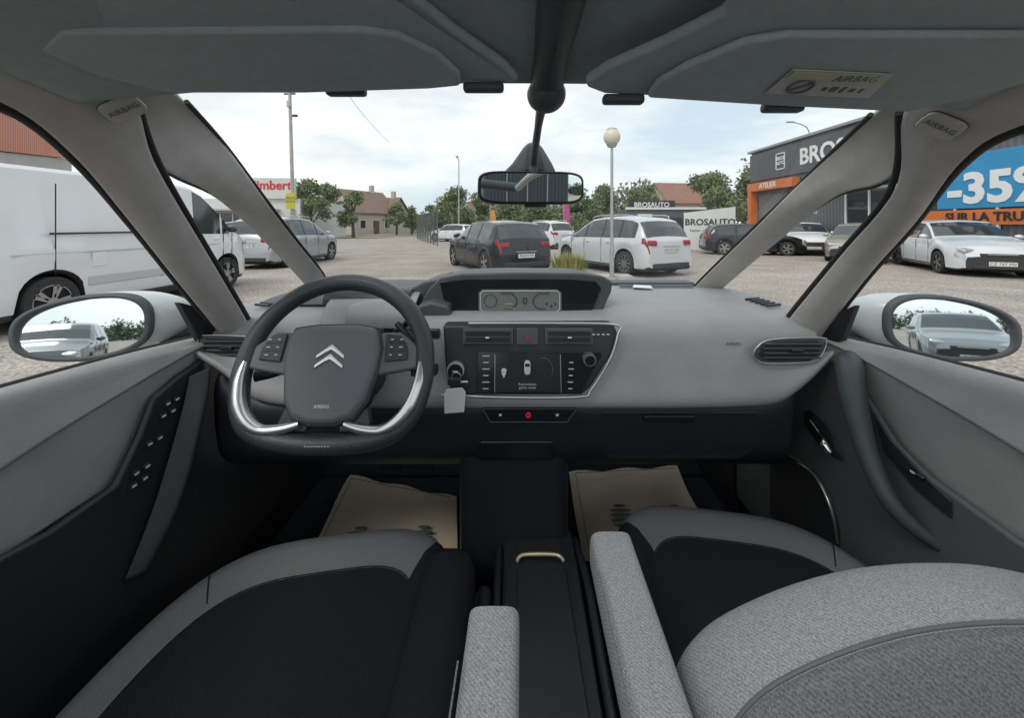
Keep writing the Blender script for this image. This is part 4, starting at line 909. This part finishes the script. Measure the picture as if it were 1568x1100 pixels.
def tree(nm,x,y,h,cr_,seed,m=leaf,size=.15):
    rnd=random.Random(seed); E=empty(nm,(x,y,0))
    tube('trunk',[(0,0,0),(rnd.uniform(-.1,.1),0,h*.3),(rnd.uniform(-.2,.2),0,h*.6),(0,0,h*.85)],h*.03,bark,E,radii=[1.3,.9,.5,.15])
    cl=[]
    for i in range(11):
        a=rnd.uniform(0,6.28); z=h*rnd.uniform(.28,.88); rr=cr_*rnd.uniform(.25,.75)*(1.1-(z/h)*.6)
        px,py=rr*math.cos(a),rr*math.sin(a)
        tube('limb',[(0,0,z*.6),(px*.5,py*.5,z*.85),(px,py,z)],h*.010,bark,E,radii=[1.2,.7,.2],n=6)
        k=cr_*rnd.uniform(.30,.52); cl.append((px,py,z,k,k,k*.8))
    cl.append((0,0,h*.88,cr_*.35,cr_*.35,h*.12))
    leaves('foliage',cl,340,size,m,E,seed)
    return E
tr=[(-19.5,38,6.0,2.2),(-17.0,42,5.2,1.8),(-24.5,52,7.0,2.6),(-16.2,55,4.6,2.0),(-14.3,56,4.2,1.7),(-6.8,47,6.0,2.8),(-3.4,50,5.6,2.8),(-.6,46,5.4,2.6),(7.6,44,5.8,2.8),(11,47,6.4,2.8),(14.6,46,6.0,2.6),(17.5,50,6.8,2.8),(-12.5,60,4.6,2.0),(24.5,40,7.2,3.0),(21.0,42,7.0,3.0),(3.5,50,5.6,2.8),(-31,44,6,2.5),(-21.8,40,5.4,2.0),(-10.5,58,4.8,2.2),(19.0,36,5.0,2.2)]
for i,(x,y,h,c) in enumerate(tr): tree('tree' if i==0 else 'tree.%03d'%i,x,y,h,c,i+3)
rnd=random.Random(5); cl=[]
for i in range(170):
    x=-85+i*1.05+rnd.uniform(-1,1); y=rnd.uniform(76,95)
    hh=4.8+1.2*math.sin(i*.31)+rnd.uniform(0,1.3)
    if x>8: hh+= (x-8)*.15
    if -34<x<-10: hh*=.6
    cl.append((x,y,hh*.52,rnd.uniform(2,3.2),2.5,hh*.62))
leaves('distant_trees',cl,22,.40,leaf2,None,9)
# low dark tree line far behind the car, seen in the mirrors
rnd=random.Random(15); cl=[(-130+i*2.6,-105+rnd.uniform(-5,5),1.4,2.8,3,2.2+rnd.uniform(-.4,1.0)) for i in range(100)]
leaves('distant_trees.001',cl,60,.30,leafmat('foliage_dark',(.05,.075,.04),(.11,.14,.08)),None,19)
E=empty('yellow_shrub',(1.40,9.7,0)); shl=leafmat('shrub_leaf',(.20,.22,.05),(.42,.40,.12)); rnd=random.Random(3); V=[];F=[]
for i in range(700):
    a=rnd.uniform(0,6.28); r0=rnd.random()*.22; l=rnd.uniform(.38,.72); sp=rnd.uniform(.1,.55)
    b=Vector((r0*math.cos(a)*1.6,r0*math.sin(a),0)); t=b+Vector((math.cos(a)*sp*l,math.sin(a)*sp*l,l)); s=Vector((-math.sin(a),math.cos(a),0))*.010
    md=b.lerp(t,.6)+Vector((0,0,.05)); k=len(V); V+=[b-s,b+s,md+s,md-s,t]; F+=[(k,k+1,k+2,k+3),(k+3,k+2,k+4)]
mesh('blades',V,F,shl,E)
E=empty('planter_kerb'); box('kerb',(2.0,9.75,.06),(1.9,.5,.12),conc,E,bev=.02)

# ================================================================== LIGHT, SKY, CAMERA
w=bpy.data.worlds.new('World'); S.world=w; w.use_nodes=True
nt=w.node_tree; N=nt.nodes; L=nt.links; bg=N['Background']
sky=N.new('ShaderNodeTexSky'); sky.sky_type='NISHITA'; sky.sun_disc=False; sky.sun_elevation=R(48); sky.altitude=200; sky.air_density=1.0; sky.dust_density=2.5
tc=N.new('ShaderNodeTexCoord'); mpn=N.new('ShaderNodeMapping'); mpn.inputs['Scale'].default_value=(1,1,3.0); mpn.inputs['Location'].default_value=(.3,.1,0)
L.new(tc.outputs['Generated'],mpn.inputs[0])
n=N.new('ShaderNodeTexNoise'); n.inputs['Scale'].default_value=1.9; n.inputs['Detail'].default_value=9; n.inputs['Roughness'].default_value=.58; n.inputs['Distortion'].default_value=.3
L.new(mpn.outputs[0],n.inputs['Vector'])
r=N.new('ShaderNodeValToRGB'); r.color_ramp.elements[0].position=.36; r.color_ramp.elements[1].position=.58
r.color_ramp.elements[0].color=(0,0,0,1); r.color_ramp.elements[1].color=(1,1,1,1)
L.new(n.outputs['Fac'],r.inputs[0])
# thin blue gaps (hazy) against white cloud
hz=N.new('ShaderNodeMix'); hz.data_type='RGBA'; hz.inputs[0].default_value=.80; hz.inputs[7].default_value=(5.4,6.4,7.0,1); L.new(sky.outputs[0],hz.inputs[6])
n2=N.new('ShaderNodeTexNoise'); n2.inputs['Scale'].default_value=4; n2.inputs['Detail'].default_value=8; L.new(mpn.outputs[0],n2.inputs['Vector'])
cc=N.new('ShaderNodeValToRGB'); cc.color_ramp.elements[0].position=.34; cc.color_ramp.elements[1].position=.58
cc.color_ramp.elements[0].color=(6.5,6.8,6.9,1); cc.color_ramp.elements[1].color=(8.0,8.2,8.1,1)
L.new(n2.outputs['Fac'],cc.inputs[0])
mx=N.new('ShaderNodeMix'); mx.data_type='RGBA'; L.new(r.outputs[0],mx.inputs[0]); L.new(hz.outputs[2],mx.inputs[6]); L.new(cc.outputs[0],mx.inputs[7])
L.new(mx.outputs[2],bg.inputs['Color']); bg.inputs['Strength'].default_value=.15
sd=bpy.data.lights.new('sun','SUN'); sd.energy=1.2; sd.angle=R(18); sd.color=(1,.96,.90); so=bpy.data.objects.new('sun',sd); COL.objects.link(so)
az=R(215); el=R(48)
dirv=Vector((math.sin(az)*math.cos(el),math.cos(az)*math.cos(el),math.sin(el)))
so.rotation_euler=(-dirv).to_track_quat('-Z','Y').to_euler(); sky.sun_rotation=az
so.location=(0,0,30)
cam=bpy.data.cameras.new('camera'); co=bpy.data.objects.new('camera',cam); COL.objects.link(co)
co.location=(0,0,1.35); co.rotation_euler=(R(90),0,0)
cam.sensor_width=36; cam.lens=36*600/1568; cam.shift_y=-205/1568; cam.clip_start=.01; cam.clip_end=4000
S.camera=co
S.view_settings.view_transform='Standard'; S.view_settings.look='None'; S.view_settings.exposure=0
